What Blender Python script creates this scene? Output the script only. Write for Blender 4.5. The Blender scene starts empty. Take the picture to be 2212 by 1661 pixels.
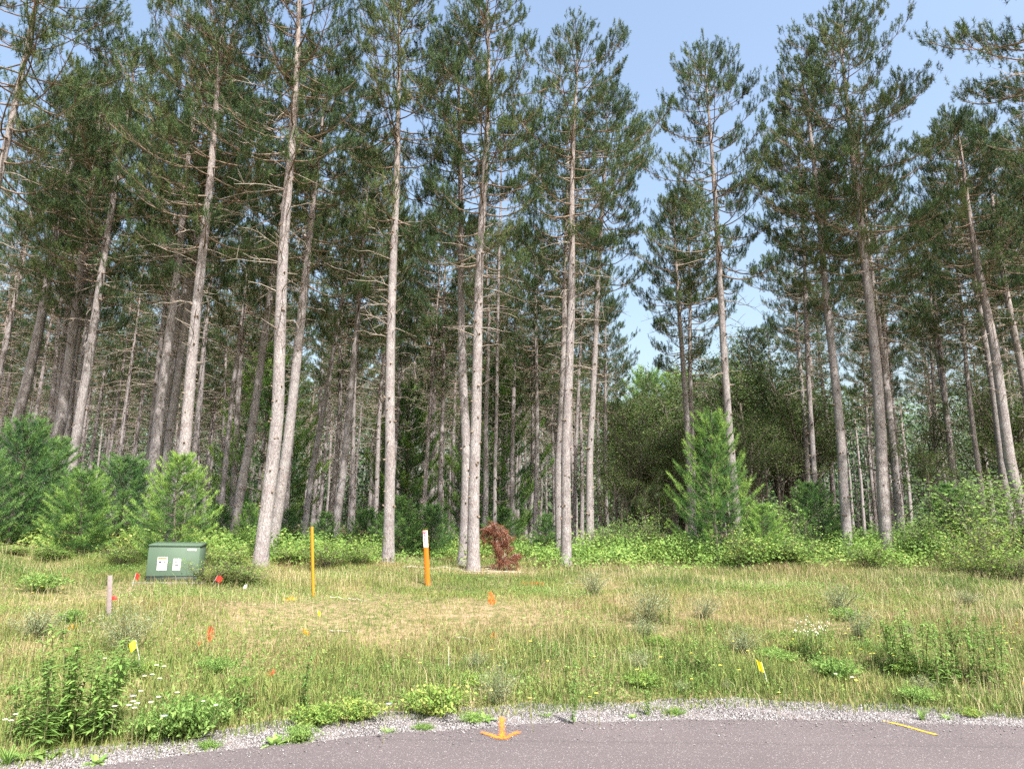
import bpy, math, random
import numpy as np
from mathutils import Vector, Matrix, Quaternion

random.seed(7)
rng = np.random.default_rng(11)
R = math.radians
S = bpy.context.scene

# ------------------------------------------------------------------ camera
F_PX, CX, CY = 1533.0, 1106.0, 830.5          # focal length and centre, in pixels of a 2212x1661 frame
PITCH, ROLL, EYE = R(11.6), R(0.7), 1.6
_F = np.array([0, math.cos(PITCH), math.sin(PITCH)])
_R0 = np.array([1.0, 0, 0]); _U0 = np.array([0, -math.sin(PITCH), math.cos(PITCH)])
_R = _R0 * math.cos(ROLL) + _U0 * math.sin(ROLL)
_U = _U0 * math.cos(ROLL) - _R0 * math.sin(ROLL)
cam_d = bpy.data.cameras.new("camera")
cam_d.sensor_width = 36.0
cam_d.lens = 36.0 * F_PX / 2212.0
cam_d.clip_start = 0.05
cam_d.clip_end = 3000
cam = bpy.data.objects.new("camera", cam_d)
S.collection.objects.link(cam)
M = Matrix(((_R[0], _U[0], -_F[0], 0), (_R[1], _U[1], -_F[1], 0), (_R[2], _U[2], -_F[2], EYE), (0, 0, 0, 1)))
cam.matrix_world = M
S.camera = cam

# ------------------------------------------------------------------ light
SUN_EL, SUN_AZ = 54.0, 152.0     # azimuth clockwise from +Y (view direction): behind the camera, to the right
w = bpy.data.worlds.new("World"); S.world = w; w.use_nodes = True
nt = w.node_tree
sky = nt.nodes.new("ShaderNodeTexSky"); sky.sky_type = 'NISHITA'; sky.sun_disc = False
sky.sun_elevation = R(SUN_EL); sky.sun_rotation = R(SUN_AZ); sky.altitude = 300
sky.air_density = 1.5; sky.dust_density = 7.0; sky.ozone_density = 1.0
bg = nt.nodes["Background"]; bg.inputs[1].default_value = 0.15
nt.links.new(sky.outputs[0], bg.inputs[0])
sd = bpy.data.lights.new("sun", 'SUN'); sd.energy = 5.0; sd.angle = R(0.55); sd.color = (1.0, 0.96, 0.90)
sun = bpy.data.objects.new("sun", sd); S.collection.objects.link(sun)
az, el = R(SUN_AZ), R(SUN_EL)
sv = Vector((math.sin(az) * math.cos(el), math.cos(az) * math.cos(el), math.sin(el)))
sun.rotation_euler = sv.to_track_quat('Z', 'Y').to_euler()
S.view_settings.view_transform = 'Standard'; S.view_settings.look = 'None'
S.view_settings.exposure = 1.12; S.view_settings.gamma = 1.0; S.view_settings.use_curve_mapping = False
S.cycles.use_denoising = False
S.cycles.max_bounces = 5; S.cycles.diffuse_bounces = 2; S.cycles.glossy_bounces = 2
S.cycles.transmission_bounces = 3; S.cycles.transparent_max_bounces = 8
S.cycles.caustics_reflective = False; S.cycles.caustics_refractive = False

# ------------------------------------------------------------------ picture <-> place
def ray(px, py):
    d = _F + _R * ((px - CX) / F_PX) - _U * ((py - CY) / F_PX)
    return d
def at_depth(px, py, Y):
    d = ray(px, py); t = Y / d[1]
    return Vector((d[0] * t, Y, EYE + d[2] * t))
def flat(px, py):
    d = ray(px, py); t = -EYE / d[2]
    return d[0] * t, d[1] * t
K = 2212 / 3069.0
_asph = [flat(x * K, y * K) for x, y in [(363, 2294), (800, 2243), (1160, 2208), (1550, 2180), (1742, 2170), (2300, 2162), (2656, 2171), (3069, 2185)]]
_grav = [flat(x * K, y * K) for x, y in [(48, 2294), (242, 2260), (387, 2240), (532, 2221), (800, 2192), (968, 2170), (1186, 2146), (1550, 2132), (1742, 2124), (1984, 2115), (2300, 2113), (2608, 2124), (2850, 2137), (3069, 2148)]]
def extend(pts):
    (x0, y0), (x1, y1) = pts[0], pts[1]
    (xa, ya), (xb, yb) = pts[-2], pts[-1]
    L = [(x0 - 30, y0 - 24), (x0 - 6, y0 - 3.6)]
    Rr = [(xb + 6, yb - 1.0), (xb + 30, yb - 14)]
    return np.array(L + pts + Rr)
_asph = extend(_asph); _grav = extend(_grav)
def y_asph(x): return np.interp(x, _asph[:, 0], _asph[:, 1]) + 0.02 * np.sin(x * 5.1) + 0.012 * np.sin(x * 13.7)
def y_grav(x): return np.interp(x, _grav[:, 0], _grav[:, 1]) + 0.04 * np.sin(x * 3.3 + 1) + 0.03 * np.sin(x * 9.1)
_ps = np.array([-60, 0, 1, 3, 5, 7, 9, 11, 17, 33, 60, 160, 400.])
_pz = np.array([0, 0, .07, .33, .50, .59, .645, .69, .76, .84, 1.0, 1.5, 3.0])
def ground(x, y):
    x = np.asarray(x, float); y = np.asarray(y, float)
    s = y - np.interp(x, _grav[:, 0], _grav[:, 1])
    z = np.interp(s, _ps, _pz)
    k = np.clip((s - 7.5) / 6, 0, 1)
    z = z + k * 0.28 * np.clip((np.abs(x - 1.0) - 4.5) / 7, 0, 1)
    z = z + np.clip(s, 0, 1) * 0.035 * (np.sin(x * 1.3 + y * .7) + np.sin(x * .6 - y * 1.7 + 2) + .6 * np.sin(x * 2.9 + y * 3.1))
    z = z - .15 * np.exp(-(((x + 6.2) / 2.2) ** 2 + ((y - 12.4) / 1.6) ** 2))
    return z
def gz(x, y): return float(ground(x, y))
def on_ground(px, py):
    d = ray(px, py); t = 3.0
    while t < 90:
        x, y, z = d[0] * t, d[1] * t, EYE + d[2] * t
        if z <= gz(x, y): break
        t += 0.01
    return Vector((x, y, gz(x, y)))

# ------------------------------------------------------------------ materials
def mat(name, rough=0.9):
    m = bpy.data.materials.new(name); m.use_nodes = True
    n = m.node_tree.nodes; b = n["Principled BSDF"]; b.inputs["Roughness"].default_value = rough
    try: b.inputs["Specular IOR Level"].default_value = 0.25
    except Exception: pass
    return m, n, m.node_tree.links, b
def ramp(n, stops, interp='LINEAR'):
    r = n.new("ShaderNodeValToRGB"); cr = r.color_ramp; cr.interpolation = interp
    while len(cr.elements) < len(stops): cr.elements.new(0.5)
    for e, (p, c) in zip(cr.elements, stops):
        e.position = p; e.color = (c[0], c[1], c[2], 1) if len(c) == 3 else c
    return r
def noise(n, l, scale, detail=4, vec=None, rough=.6):
    t = n.new("ShaderNodeTexNoise"); t.inputs["Scale"].default_value = scale; t.inputs["Detail"].default_value = detail
    t.inputs["Roughness"].default_value = rough
    if vec is not None: l.new(vec, t.inputs["Vector"])
    return t
def leaf_mat(name, stops, trans=0.25, rough=0.6):
    """foliage: colour chosen per leaf/tuft from the 'rnd' attribute, shifted per object"""
    m = bpy.data.materials.new(name); m.use_nodes = True
    n = m.node_tree.nodes; l = m.node_tree.links; n.clear()
    out = n.new("ShaderNodeOutputMaterial")
    a = n.new("ShaderNodeAttribute"); a.attribute_name = 'rnd'
    oi = n.new("ShaderNodeObjectInfo")
    ad = n.new("ShaderNodeMath"); ad.operation = 'MULTIPLY_ADD'; ad.inputs[1].default_value = 0.22; ad.inputs[2].default_value = -0.11
    l.new(oi.outputs["Random"], ad.inputs[0])
    s = n.new("ShaderNodeMath"); s.operation = 'ADD'; s.use_clamp = True
    l.new(a.outputs["Fac"], s.inputs[0]); l.new(ad.outputs[0], s.inputs[1])
    r = ramp(n, stops); l.new(s.outputs[0], r.inputs[0])
    b = n.new("ShaderNodeBsdfPrincipled"); b.inputs["Roughness"].default_value = rough
    b.inputs["Specular IOR Level"].default_value = 0.3
    l.new(r.outputs[0], b.inputs["Base Color"])
    t = n.new("ShaderNodeBsdfTranslucent"); l.new(r.outputs[0], t.inputs[0])
    mx = n.new("ShaderNodeMixShader"); mx.inputs[0].default_value = trans
    l.new(b.outputs[0], mx.inputs[1]); l.new(t.outputs[0], mx.inputs[2]); l.new(mx.outputs[0], out.inputs[0])
    return m

def bark_mat(name, low, high, H=20.0, scale=1.0):
    m, n, l, b = mat(name, 0.95)
    tc = n.new("ShaderNodeTexCoord"); oi = n.new("ShaderNodeObjectInfo")
    mp = n.new("ShaderNodeMapping"); mp.inputs["Scale"].default_value = (1, 1, 0.22)
    cb = n.new("ShaderNodeVectorMath"); cb.operation = 'SCALE'; cb.inputs["Scale"].default_value = 1
    ml = n.new("ShaderNodeMath"); ml.operation = 'MULTIPLY'; ml.inputs[1].default_value = 37
    l.new(oi.outputs["Random"], ml.inputs[0])
    av = n.new("ShaderNodeVectorMath"); av.operation = 'ADD'
    l.new(tc.outputs["Object"], av.inputs[0]); l.new(ml.outputs[0], av.inputs[1])
    l.new(av.outputs[0], mp.inputs["Vector"])
    vo = n.new("ShaderNodeTexVoronoi"); vo.feature = 'DISTANCE_TO_EDGE'; vo.inputs["Scale"].default_value = 36 * scale
    l.new(mp.outputs[0], vo.inputs["Vector"])
    crk = ramp(n, [(0.0, (0, 0, 0)), (0.16, (1, 1, 1))]); l.new(vo.outputs["Distance"], crk.inputs[0])
    n1 = noise(n, l, 34 * scale, 5, mp.outputs[0]); n2 = noise(n, l, 1.5, 3, av.outputs[0])
    rl = ramp(n, [(0.3, low[0]), (0.5, low[1]), (0.72, low[2])]); l.new(n1.outputs["Fac"], rl.inputs[0])
    rh = ramp(n, [(0.3, high[0]), (0.5, high[1]), (0.7, high[2])]); l.new(n1.outputs["Fac"], rh.inputs[0])
    sp = n.new("ShaderNodeSeparateXYZ"); l.new(tc.outputs["Object"], sp.inputs[0])
    mr = n.new("ShaderNodeMapRange"); mr.inputs[1].default_value = H * .42; mr.inputs[2].default_value = H * .8
    l.new(sp.outputs["Z"], mr.inputs[0])
    md = n.new("ShaderNodeMath"); md.operation = 'MULTIPLY_ADD'; md.inputs[1].default_value = 1.6; md.inputs[2].default_value = -.8
    l.new(n2.outputs["Fac"], md.inputs[0])
    sm = n.new("ShaderNodeMath"); sm.operation = 'ADD'; sm.use_clamp = True
    l.new(mr.outputs[0], sm.inputs[0]); l.new(md.outputs[0], sm.inputs[1])
    mx = n.new("ShaderNodeMixRGB"); l.new(sm.outputs[0], mx.inputs[0]); l.new(rl.outputs[0], mx.inputs[1]); l.new(rh.outputs[0], mx.inputs[2])
    # broad pale / pinkish patches
    n3 = noise(n, l, 3.2, 3, av.outputs[0]); r3 = ramp(n, [(0.35, (0.84, 0.80, 0.79)), (0.65, (1.12, 1.12, 1.10))]); l.new(n3.outputs["Fac"], r3.inputs[0])
    mu = n.new("ShaderNodeMixRGB"); mu.blend_type = 'MULTIPLY'; mu.inputs[0].default_value = 1
    l.new(mx.outputs[0], mu.inputs[1]); l.new(r3.outputs[0], mu.inputs[2])
    mk = n.new("ShaderNodeMixRGB"); mk.blend_type = 'MULTIPLY'; mk.inputs[0].default_value = 0.26
    l.new(mu.outputs[0], mk.inputs[1]); l.new(crk.outputs[0], mk.inputs[2])
    l.new(mk.outputs[0], b.inputs["Base Color"])
    bp = n.new("ShaderNodeBump"); bp.inputs["Strength"].default_value = .5; bp.inputs["Distance"].default_value = .012
    l.new(crk.outputs[0], bp.inputs["Height"]); l.new(bp.outputs[0], b.inputs["Normal"])
    return m

M_bark = bark_mat("pine_bark", [(.17, .155, .157), (.27, .252, .256), (.375, .358, .365)], [(.20, .155, .135), (.28, .24, .225), (.38, .355, .345)])
M_bark_dk = bark_mat("grey_bark", [(.08, .07, .06), (.15, .13, .11), (.24, .21, .18)], [(.08, .07, .06), (.15, .13, .11), (.22, .2, .17)])
M_limb = bark_mat("limb_bark", [(.12, .09, .07), (.24, .19, .15), (.36, .31, .26)], [(.14, .10, .07), (.26, .18, .13), (.36, .3, .25)], scale=2)
M_dead = bark_mat("dead_wood", [(.22, .18, .15), (.38, .33, .29), (.5, .46, .42)], [(.22, .18, .15), (.38, .33, .29), (.5, .46, .42)], scale=2)
M_needle = leaf_mat("pine_needles", [(0, (.026, .058, .025)), (.45, (.060, .108, .036)), (.75, (.096, .150, .047)), (1, (.155, .172, .068))], .14)
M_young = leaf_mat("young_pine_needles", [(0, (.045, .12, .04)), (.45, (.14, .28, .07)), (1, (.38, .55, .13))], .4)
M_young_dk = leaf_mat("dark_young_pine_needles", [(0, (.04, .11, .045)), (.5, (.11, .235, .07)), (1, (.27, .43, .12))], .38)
M_leaf = leaf_mat("broad_leaves", [(0, (.045, .08, .025)), (.5, (.075, .125, .035)), (1, (.15, .20, .05))], .35)
M_shrub = leaf_mat("shrub_leaves", [(0, (.07, .15, .03)), (.5, (.17, .29, .055)), (.85, (.30, .40, .09)), (1, (.40, .40, .12))], .35)
M_bramble = leaf_mat("bramble_leaves", [(0, (.08, .16, .035)), (.45, (.17, .29, .06)), (.8, (.28, .39, .10)), (1, (.42, .40, .14))], .35)
M_red = leaf_mat("dead_needles", [(0, (.08, .030, .020)), (.5, (.20, .072, .042)), (1, (.36, .16, .09))], .2)
M_weed = leaf_mat("weed_leaves", [(0, (.10, .19, .05)), (.5, (.19, .33, .08)), (1, (.32, .46, .13))], .45)
M_sage = leaf_mat("grey_green_leaves", [(0, (.14, .19, .11)), (.5, (.24, .30, .17)), (1, (.36, .40, .24))], .3)
M_grass = leaf_mat("meadow_grass", [(0, (.085, .145, .035)), (.35, (.16, .22, .055)), (.6, (.25, .265, .085)), (.8, (.345, .30, .14)), (1, (.48, .41, .26))], .3, .75)
M_stem = leaf_mat("plant_stems", [(0, (.12, .14, .05)), (1, (.30, .28, .14))], .1)
M_rustplant = leaf_mat("rusty_seed_heads", [(0, (.12, .04, .02)), (1, (.28, .10, .05))], .1)
M_litter = leaf_mat("stick_wood", [(0, (.25, .2, .16)), (1, (.6, .55, .48))], 0.0)

def simple(name, col, rough=.5, var=.12, scale=30, spec=.4):
    m, n, l, b = mat(name, rough)
    b.inputs["Specular IOR Level"].default_value = spec
    tc = n.new("ShaderNodeTexCoord"); t = noise(n, l, scale, 4, tc.outputs["Object"])
    r = ramp(n, [(.3, tuple(c * (1 - var) for c in col)), (.7, tuple(min(1, c * (1 + var)) for c in col))])
    l.new(t.outputs["Fac"], r.inputs[0]); l.new(r.outputs[0], b.inputs["Base Color"])
    return m
M_green = simple("green_enamel", (.072, .112, .078), .6, .06, 8, .2)
M_green_dk = simple("dark_enamel", (.02, .03, .025), .5)
M_white = simple("white_vinyl", (.72, .73, .72), .5, .03)
M_orange = simple("orange_plastic", (.62, .14, .008), .45, .06)
M_stickor = simple("orange_print", (.85, .22, .02), .5, .03)
M_black = simple("black_print", (.03, .03, .05), .5, .03)
M_redprint = simple("red_print", (.6, .03, .12), .5, .03)
M_yellow = simple("yellow_plastic", (.40, .20, .012), .5, .1)
M_yflag = simple("yellow_vinyl", (.75, .55, .012), .5, .05)
M_rflag = simple("red_vinyl", (.65, .03, .018), .5, .08)
M_wire = simple("flag_wire", (.6, .6, .58), .4, .05)
M_stake = simple("weathered_wood", (.19, .155, .15), .9, .2, 40)
M_conc = simple("concrete", (.20, .185, .165), .95, .25, 20)
M_petal = simple("white_petals", (.8, .8, .74), .7, .03)
M_yc = simple("yellow_petals", (.85, .75, .12), .7, .03)
M_blue = simple("blue_petals", (.25, .27, .55), .7, .03)

# ------------------------------------------------------------------ mesh accumulation
class Acc:
    def __init__(s): s.V = []; s.F = []; s.C = []; s.n = 0
    def add(s, verts, faces, rnd=0.5):
        verts = np.asarray(verts, float); faces = np.asarray(faces, int)
        s.V.append(verts); s.F.append(faces + s.n); s.n += len(verts)
        s.C.append(np.broadcast_to(np.asarray(rnd, float), (len(verts),)))
    def mesh(s, name, material, smooth=False):
        V = np.concatenate(s.V); C = np.concatenate(s.C)
        me = bpy.data.meshes.new(name)
        me.vertices.add(len(V)); me.vertices.foreach_set("co", V.astype(np.float32).ravel())
        tot = sum(f.size for f in s.F); nf = sum(len(f) for f in s.F)
        li = np.concatenate([f.ravel() for f in s.F]); sz = np.concatenate([np.full(len(f), f.shape[1]) for f in s.F])
        me.loops.add(tot); me.loops.foreach_set("vertex_index", li.astype(np.int32))
        me.polygons.add(nf)
        me.polygons.foreach_set("loop_start", np.concatenate([[0], np.cumsum(sz)[:-1]]).astype(np.int32))
        me.update(calc_edges=True)
        a = me.attributes.new('rnd', 'FLOAT', 'POINT'); a.data.foreach_set("value", C.astype(np.float32))
        if smooth: me.polygons.foreach_set("use_smooth", np.ones(nf, bool))
        me.materials.append(material)
        return me
def norm(a): return a / np.maximum(np.linalg.norm(a, axis=-1, keepdims=True), 1e-9)

def tube(acc, pts, rad, sides=5, rnd=.5, jitter=0.0):
    pts = np.asarray(pts, float); k = len(pts); rad = np.broadcast_to(rad, (k,))
    t = norm(np.gradient(pts, axis=0))
    ref = np.where(np.abs(t[:, 2:3]) > .9, np.array([[1., 0, 0]]), np.array([[0, 0, 1.]]))
    a = norm(np.cross(t, ref)); b = np.cross(t, a)
    th = np.arange(sides) / sides * 2 * np.pi
    rr = rad[:, None] * (1 + (rng.uniform(-jitter, jitter, (k, sides)) if jitter else 0))
    V = pts[:, None, :] + rr[..., None] * (np.cos(th)[None, :, None] * a[:, None, :] + np.sin(th)[None, :, None] * b[:, None, :])
    i = np.arange(k - 1)[:, None]; j = np.arange(sides)[None, :]; j2 = (j + 1) % sides
    Fq = np.stack([i * sides + j, i * sides + j2, (i + 1) * sides + j2, (i + 1) * sides + j], -1).reshape(-1, 4)
    acc.add(V.reshape(-1, 3), Fq, rnd)
    acc.add(V[-1], np.arange(sides)[None, :], rnd)

def tufts(acc, P, D, k=12, L=.13, spread=.9, width=.009, shoot=.10, rnd=None):
    """needle tufts: k slender needles fanned round each shoot"""
    n = len(P)
    if n == 0: return
    P = np.asarray(P); D = norm(np.asarray(D))
    u = norm(rng.normal(size=(n, k, 3)))
    al = rng.uniform(-1, 1, (n, k, 1))
    d = norm(D[:, None, :] * (.35 + .45 * (al + 1)) + u * spread)
    base = P[:, None, :] + D[:, None, :] * al * shoot
    LL = L * rng.uniform(.7, 1.15, (n, k, 1))
    side = norm(np.cross(d, norm(rng.normal(size=(n, k, 3))))) * width
    tip = base + d * LL
    V = np.stack([base - side * .6, base + side * .6, tip + side * .35], 2).reshape(-1, 3)
    Fc = np.arange(n * k * 3).reshape(-1, 3)
    if rnd is None: rnd = rng.uniform(0, 1, n)
    C = np.repeat(rnd[:, None] + rng.normal(0, .12, (n, k)), 3, axis=1).reshape(-1) if False else np.repeat((rnd[:, None] + rng.normal(0, .12, (n, k))).reshape(-1), 3)
    acc.add(V, Fc, np.clip(C, 0, 1))

def leaves(acc, P, N, size, aspect=.55, rnd=None, T=None):
    """pointed leaves (two triangles folded along the rib), N = leaf normal"""
    n = len(P)
    if n == 0: return
    P = np.asarray(P); N = norm(N); size = np.broadcast_to(size, (n,))[:, None]
    if T is None: T = rng.normal(size=(n, 3))
    T = norm(T - N * np.sum(T * N, -1, keepdims=True)); B = np.cross(N, T)
    fold = N * size * .10
    V = np.stack([P, P + T * size * .45 + B * size * aspect * .5 + fold, P + T * size, P + T * size * .45 - B * size * aspect * .5 + fold], 1)
    F = np.arange(n * 4).reshape(n, 4)
    Ft = np.concatenate([F[:, [0, 1, 2]], F[:, [0, 2, 3]]])
    if rnd is None: rnd = rng.uniform(0, 1, n)
    acc.add(V.reshape(-1, 3), Ft, np.repeat(np.clip(rnd, 0, 1), 4))

# ------------------------------------------------------------------ objects
def link(o): S.collection.objects.link(o); return o
def mesh_obj(name, me, parent=None):
    o = bpy.data.objects.new(name, me); link(o)
    if parent: o.parent = parent
    return o
def tag(o, label=None, cat=None, group=None, kind=None):
    if label: o["label"] = label
    if cat: o["category"] = cat
    if group: o["group"] = group
    if kind: o["kind"] = kind
    return o
def thing(name, loc, label, cat, group=None, rz=0, sc=1.0):
    o = bpy.data.objects.new(name, None); link(o); o.empty_display_size = .2
    o.location = loc; o.rotation_euler = (0, 0, rz); o.scale = (sc, sc, sc)
    return tag(o, label, cat, group)

# ------------------------------------------------------------------ ground, road, gravel
def grid_mesh(xs, ys, zf):
    X, Y = np.meshgrid(xs, ys); Z = zf(X, Y)
    V = np.stack([X, Y, Z], -1).reshape(-1, 3); a, b = len(ys), len(xs)
    i = np.arange(a - 1)[:, None]; j = np.arange(b - 1)[None, :]
    F = np.stack([i * b + j, i * b + j + 1, (i + 1) * b + j + 1, (i + 1) * b + j], -1).reshape(-1, 4)
    return V, F
# terrain
xs = np.concatenate([[-700, -300, -160, -100, -70], np.linspace(-50, 50, 251), [70, 100, 160, 300, 700]])
ys = np.concatenate([[-400, -100, -30, -10], np.linspace(0, 30, 151), np.linspace(31, 110, 60), [140, 200, 350, 700, 1500]])
V, Fq = grid_mesh(xs, ys, ground)
m, n, l, b = mat("meadow_soil", 1.0)
geo = n.new("ShaderNodeNewGeometry"); P_ = geo.outputs["Position"]
nA = noise(n, l, .55, 5, P_, .65); nB = noise(n, l, 9, 6, P_, .7); nC = noise(n, l, 60, 4, P_, .7)
rA = ramp(n, [(.34, (.09, .11, .04)), (.46, (.17, .16, .07)), (.58, (.30, .225, .145)), (.72, (.38, .28, .20))]); l.new(nB.outputs["Fac"], rA.inputs[0])
rB = ramp(n, [(.30, (.50, .48, .42)), (.7, (1.15, 1.12, 1.1))]); l.new(nC.outputs["Fac"], rB.inputs[0])
mu = n.new("ShaderNodeMixRGB"); mu.blend_type = 'MULTIPLY'; mu.inputs[0].default_value = 1; l.new(rA.outputs[0], mu.inputs[1]); l.new(rB.outputs[0], mu.inputs[2])
rF = ramp(n, [(.35, (.06, .045, .028)), (.5, (.13, .09, .055)), (.62, (.07, .09, .03)), (.75, (.20, .15, .09))]); l.new(nB.outputs["Fac"], rF.inputs[0])
sp = n.new("ShaderNodeSeparateXYZ"); l.new(P_, sp.inputs[0])
wv = n.new("ShaderNodeMath"); wv.operation = 'MULTIPLY_ADD'; wv.inputs[1].default_value = 5.0; l.new(nA.outputs["Fac"], wv.inputs[0]); l.new(sp.outputs["Y"], wv.inputs[2])
mr = n.new("ShaderNodeMapRange"); mr.inputs[1].default_value = 20.5; mr.inputs[2].default_value = 23; l.new(wv.outputs[0], mr.inputs[0])
mf = n.new("ShaderNodeMixRGB"); l.new(mr.outputs[0], mf.inputs[0]); l.new(mu.outputs[0], mf.inputs[1]); l.new(rF.outputs[0], mf.inputs[2])
l.new(mf.outputs[0], b.inputs["Base Color"])
bp = n.new("ShaderNodeBump"); bp.inputs["Strength"].default_value = .8; bp.inputs["Distance"].default_value = .04; l.new(nB.outputs["Fac"], bp.inputs["Height"]); l.new(bp.outputs[0], b.inputs["Normal"])
a = Acc(); a.add(V, Fq); tag(mesh_obj("ground", a.mesh("ground", m, True)), kind="structure")

# gravel shoulder sheet and asphalt sheet
def strip(name, ylo, yhi, z, material, nx=420, ny=24, kind="structure"):
    X = np.linspace(-26, 34, nx)[None, :].repeat(ny, 0); t = np.linspace(0, 1, ny)[:, None]
    lo = ylo(X[0]); hi = yhi(X[0]); Y = lo * (1 - t) + hi * t
    Z = z(X, Y)
    V = np.stack([X, Y, Z], -1).reshape(-1, 3)
    i = np.arange(ny - 1)[:, None]; j = np.arange(nx - 1)[None, :]
    F = np.stack([i * nx + j, i * nx + j + 1, (i + 1) * nx + j + 1, (i + 1) * nx + j], -1).reshape(-1, 4)
    a = Acc(); a.add(V, F); o = mesh_obj(name, a.mesh(name, material, True)); o["kind"] = kind; return o
mg, n, l, b = mat("gravel", 1.0)
geo = n.new("ShaderNodeNewGeometry"); P_ = geo.outputs["Position"]
vo = n.new("ShaderNodeTexVoronoi"); vo.inputs["Scale"].default_value = 55; l.new(P_, vo.inputs["Vector"])
nz = noise(n, l, 2.0, 4, P_)
r1 = ramp(n, [(0, (.11, .095, .09)), (.5, (.19, .17, .165)), (1, (.27, .25, .25))]); l.new(vo.outputs["Color"], r1.inputs[0])
r2 = ramp(n, [(.35, (.95, .84, .80)), (.6, (1.0, 1.02, 1.05))]); l.new(nz.outputs["Fac"], r2.inputs[0])
mu = n.new("ShaderNodeMixRGB"); mu.blend_type = 'MULTIPLY'; mu.inputs[0].default_value = 1; l.new(r1.outputs[0], mu.inputs[1]); l.new(r2.outputs[0], mu.inputs[2])
l.new(mu.outputs[0], b.inputs["Base Color"])
bp = n.new("ShaderNodeBump"); bp.inputs["Distance"].default_value = .015; l.new(vo.outputs["Distance"], bp.inputs["Height"]); bp.invert = True; l.new(bp.outputs[0], b.inputs["Normal"])
strip("gravel_shoulder", lambda x: y_asph(x) - .4, lambda x: y_grav(x) + .12, lambda X, Y: ground(X, Y) + .006 + .006 * np.sin(X * 7 + Y * 5), mg)
ma, n, l, b = mat("asphalt", .85)
geo = n.new("ShaderNodeNewGeometry"); P_ = geo.outputs["Position"]
n1 = noise(n, l, 130, 3, P_, .8); n2 = noise(n, l, .9, 5, P_); vo = n.new("ShaderNodeTexVoronoi"); vo.inputs["Scale"].default_value = 160; l.new(P_, vo.inputs["Vector"])
r1 = ramp(n, [(.32, (.066, .056, .058)), (.5, (.100, .086, .089)), (.68, (.150, .131, .135))]); l.new(n1.outputs["Fac"], r1.inputs[0])
r2 = ramp(n, [(.3, (.90, .89, .90)), (.7, (1.08, 1.07, 1.06))]); l.new(n2.outputs["Fac"], r2.inputs[0])
mu = n.new("ShaderNodeMixRGB"); mu.blend_type = 'MULTIPLY'; mu.inputs[0].default_value = 1; l.new(r1.outputs[0], mu.inputs[1]); l.new(r2.outputs[0], mu.inputs[2])
sc_ = n.new("ShaderNodeSeparateColor"); l.new(vo.outputs["Color"], sc_.inputs[0])
gt = n.new("ShaderNodeMath"); gt.operation = 'GREATER_THAN'; gt.inputs[1].default_value = .965; l.new(sc_.outputs[0], gt.inputs[0])
mw = n.new("ShaderNodeMixRGB"); l.new(gt.outputs[0], mw.inputs[0]); l.new(mu.outputs[0], mw.inputs[1]); mw.inputs[2].default_value = (.26, .24, .24, 1)
# a fine paving joint running with the lane, and small pits along it
sp = n.new("ShaderNodeSeparateXYZ"); l.new(P_, sp.inputs[0])
j1 = n.new("ShaderNodeMath"); j1.operation = 'MULTIPLY_ADD'; j1.inputs[1].default_value = .10; j1.inputs[2].default_value = -5.92; 
nn = noise(n, l, .35, 3, P_); l.new(nn.outputs["Fac"], j1.inputs[0])
j2 = n.new("ShaderNodeMath"); j2.operation = 'ADD'; l.new(sp.outputs["Y"], j2.inputs[0]); l.new(j1.outputs[0], j2.inputs[1])
j3 = n.new("ShaderNodeMath"); j3.operation = 'ABSOLUTE'; l.new(j2.outputs[0], j3.inputs[0])
j4 = n.new("ShaderNodeMath"); j4.operation = 'LESS_THAN'; j4.inputs[1].default_value = .028; l.new(j3.outputs[0], j4.inputs[0])
n5 = noise(n, l, 45, 2, P_, .8); j5 = n.new("ShaderNodeMath"); j5.operation = 'GREATER_THAN'; j5.inputs[1].default_value = .52; l.new(n5.outputs["Fac"], j5.inputs[0])
j6 = n.new("ShaderNodeMath"); j6.operation = 'MULTIPLY'; l.new(j4.outputs[0], j6.inputs[0]); l.new(j5.outputs[0], j6.inputs[1])
j7 = n.new("ShaderNodeMath"); j7.operation = 'MULTIPLY'; j7.inputs[1].default_value = .45; l.new(j6.outputs[0], j7.inputs[0])
mj = n.new("ShaderNodeMixRGB"); l.new(j7.outputs[0], mj.inputs[0]); l.new(mw.outputs[0], mj.inputs[1]); mj.inputs[2].default_value = (.05, .045, .045, 1)
l.new(mj.outputs[0], b.inputs["Base Color"])
bp = n.new("ShaderNodeBump"); bp.inputs["Strength"].default_value = .5; bp.inputs["Distance"].default_value = .006; l.new(n1.outputs["Fac"], bp.inputs["Height"]); l.new(bp.outputs[0], b.inputs["Normal"])
strip("road", lambda x: np.minimum(y_asph(x) - 5, -6.0), y_asph, lambda X, Y: 0 * X + .022, ma, 420, 30)

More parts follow.
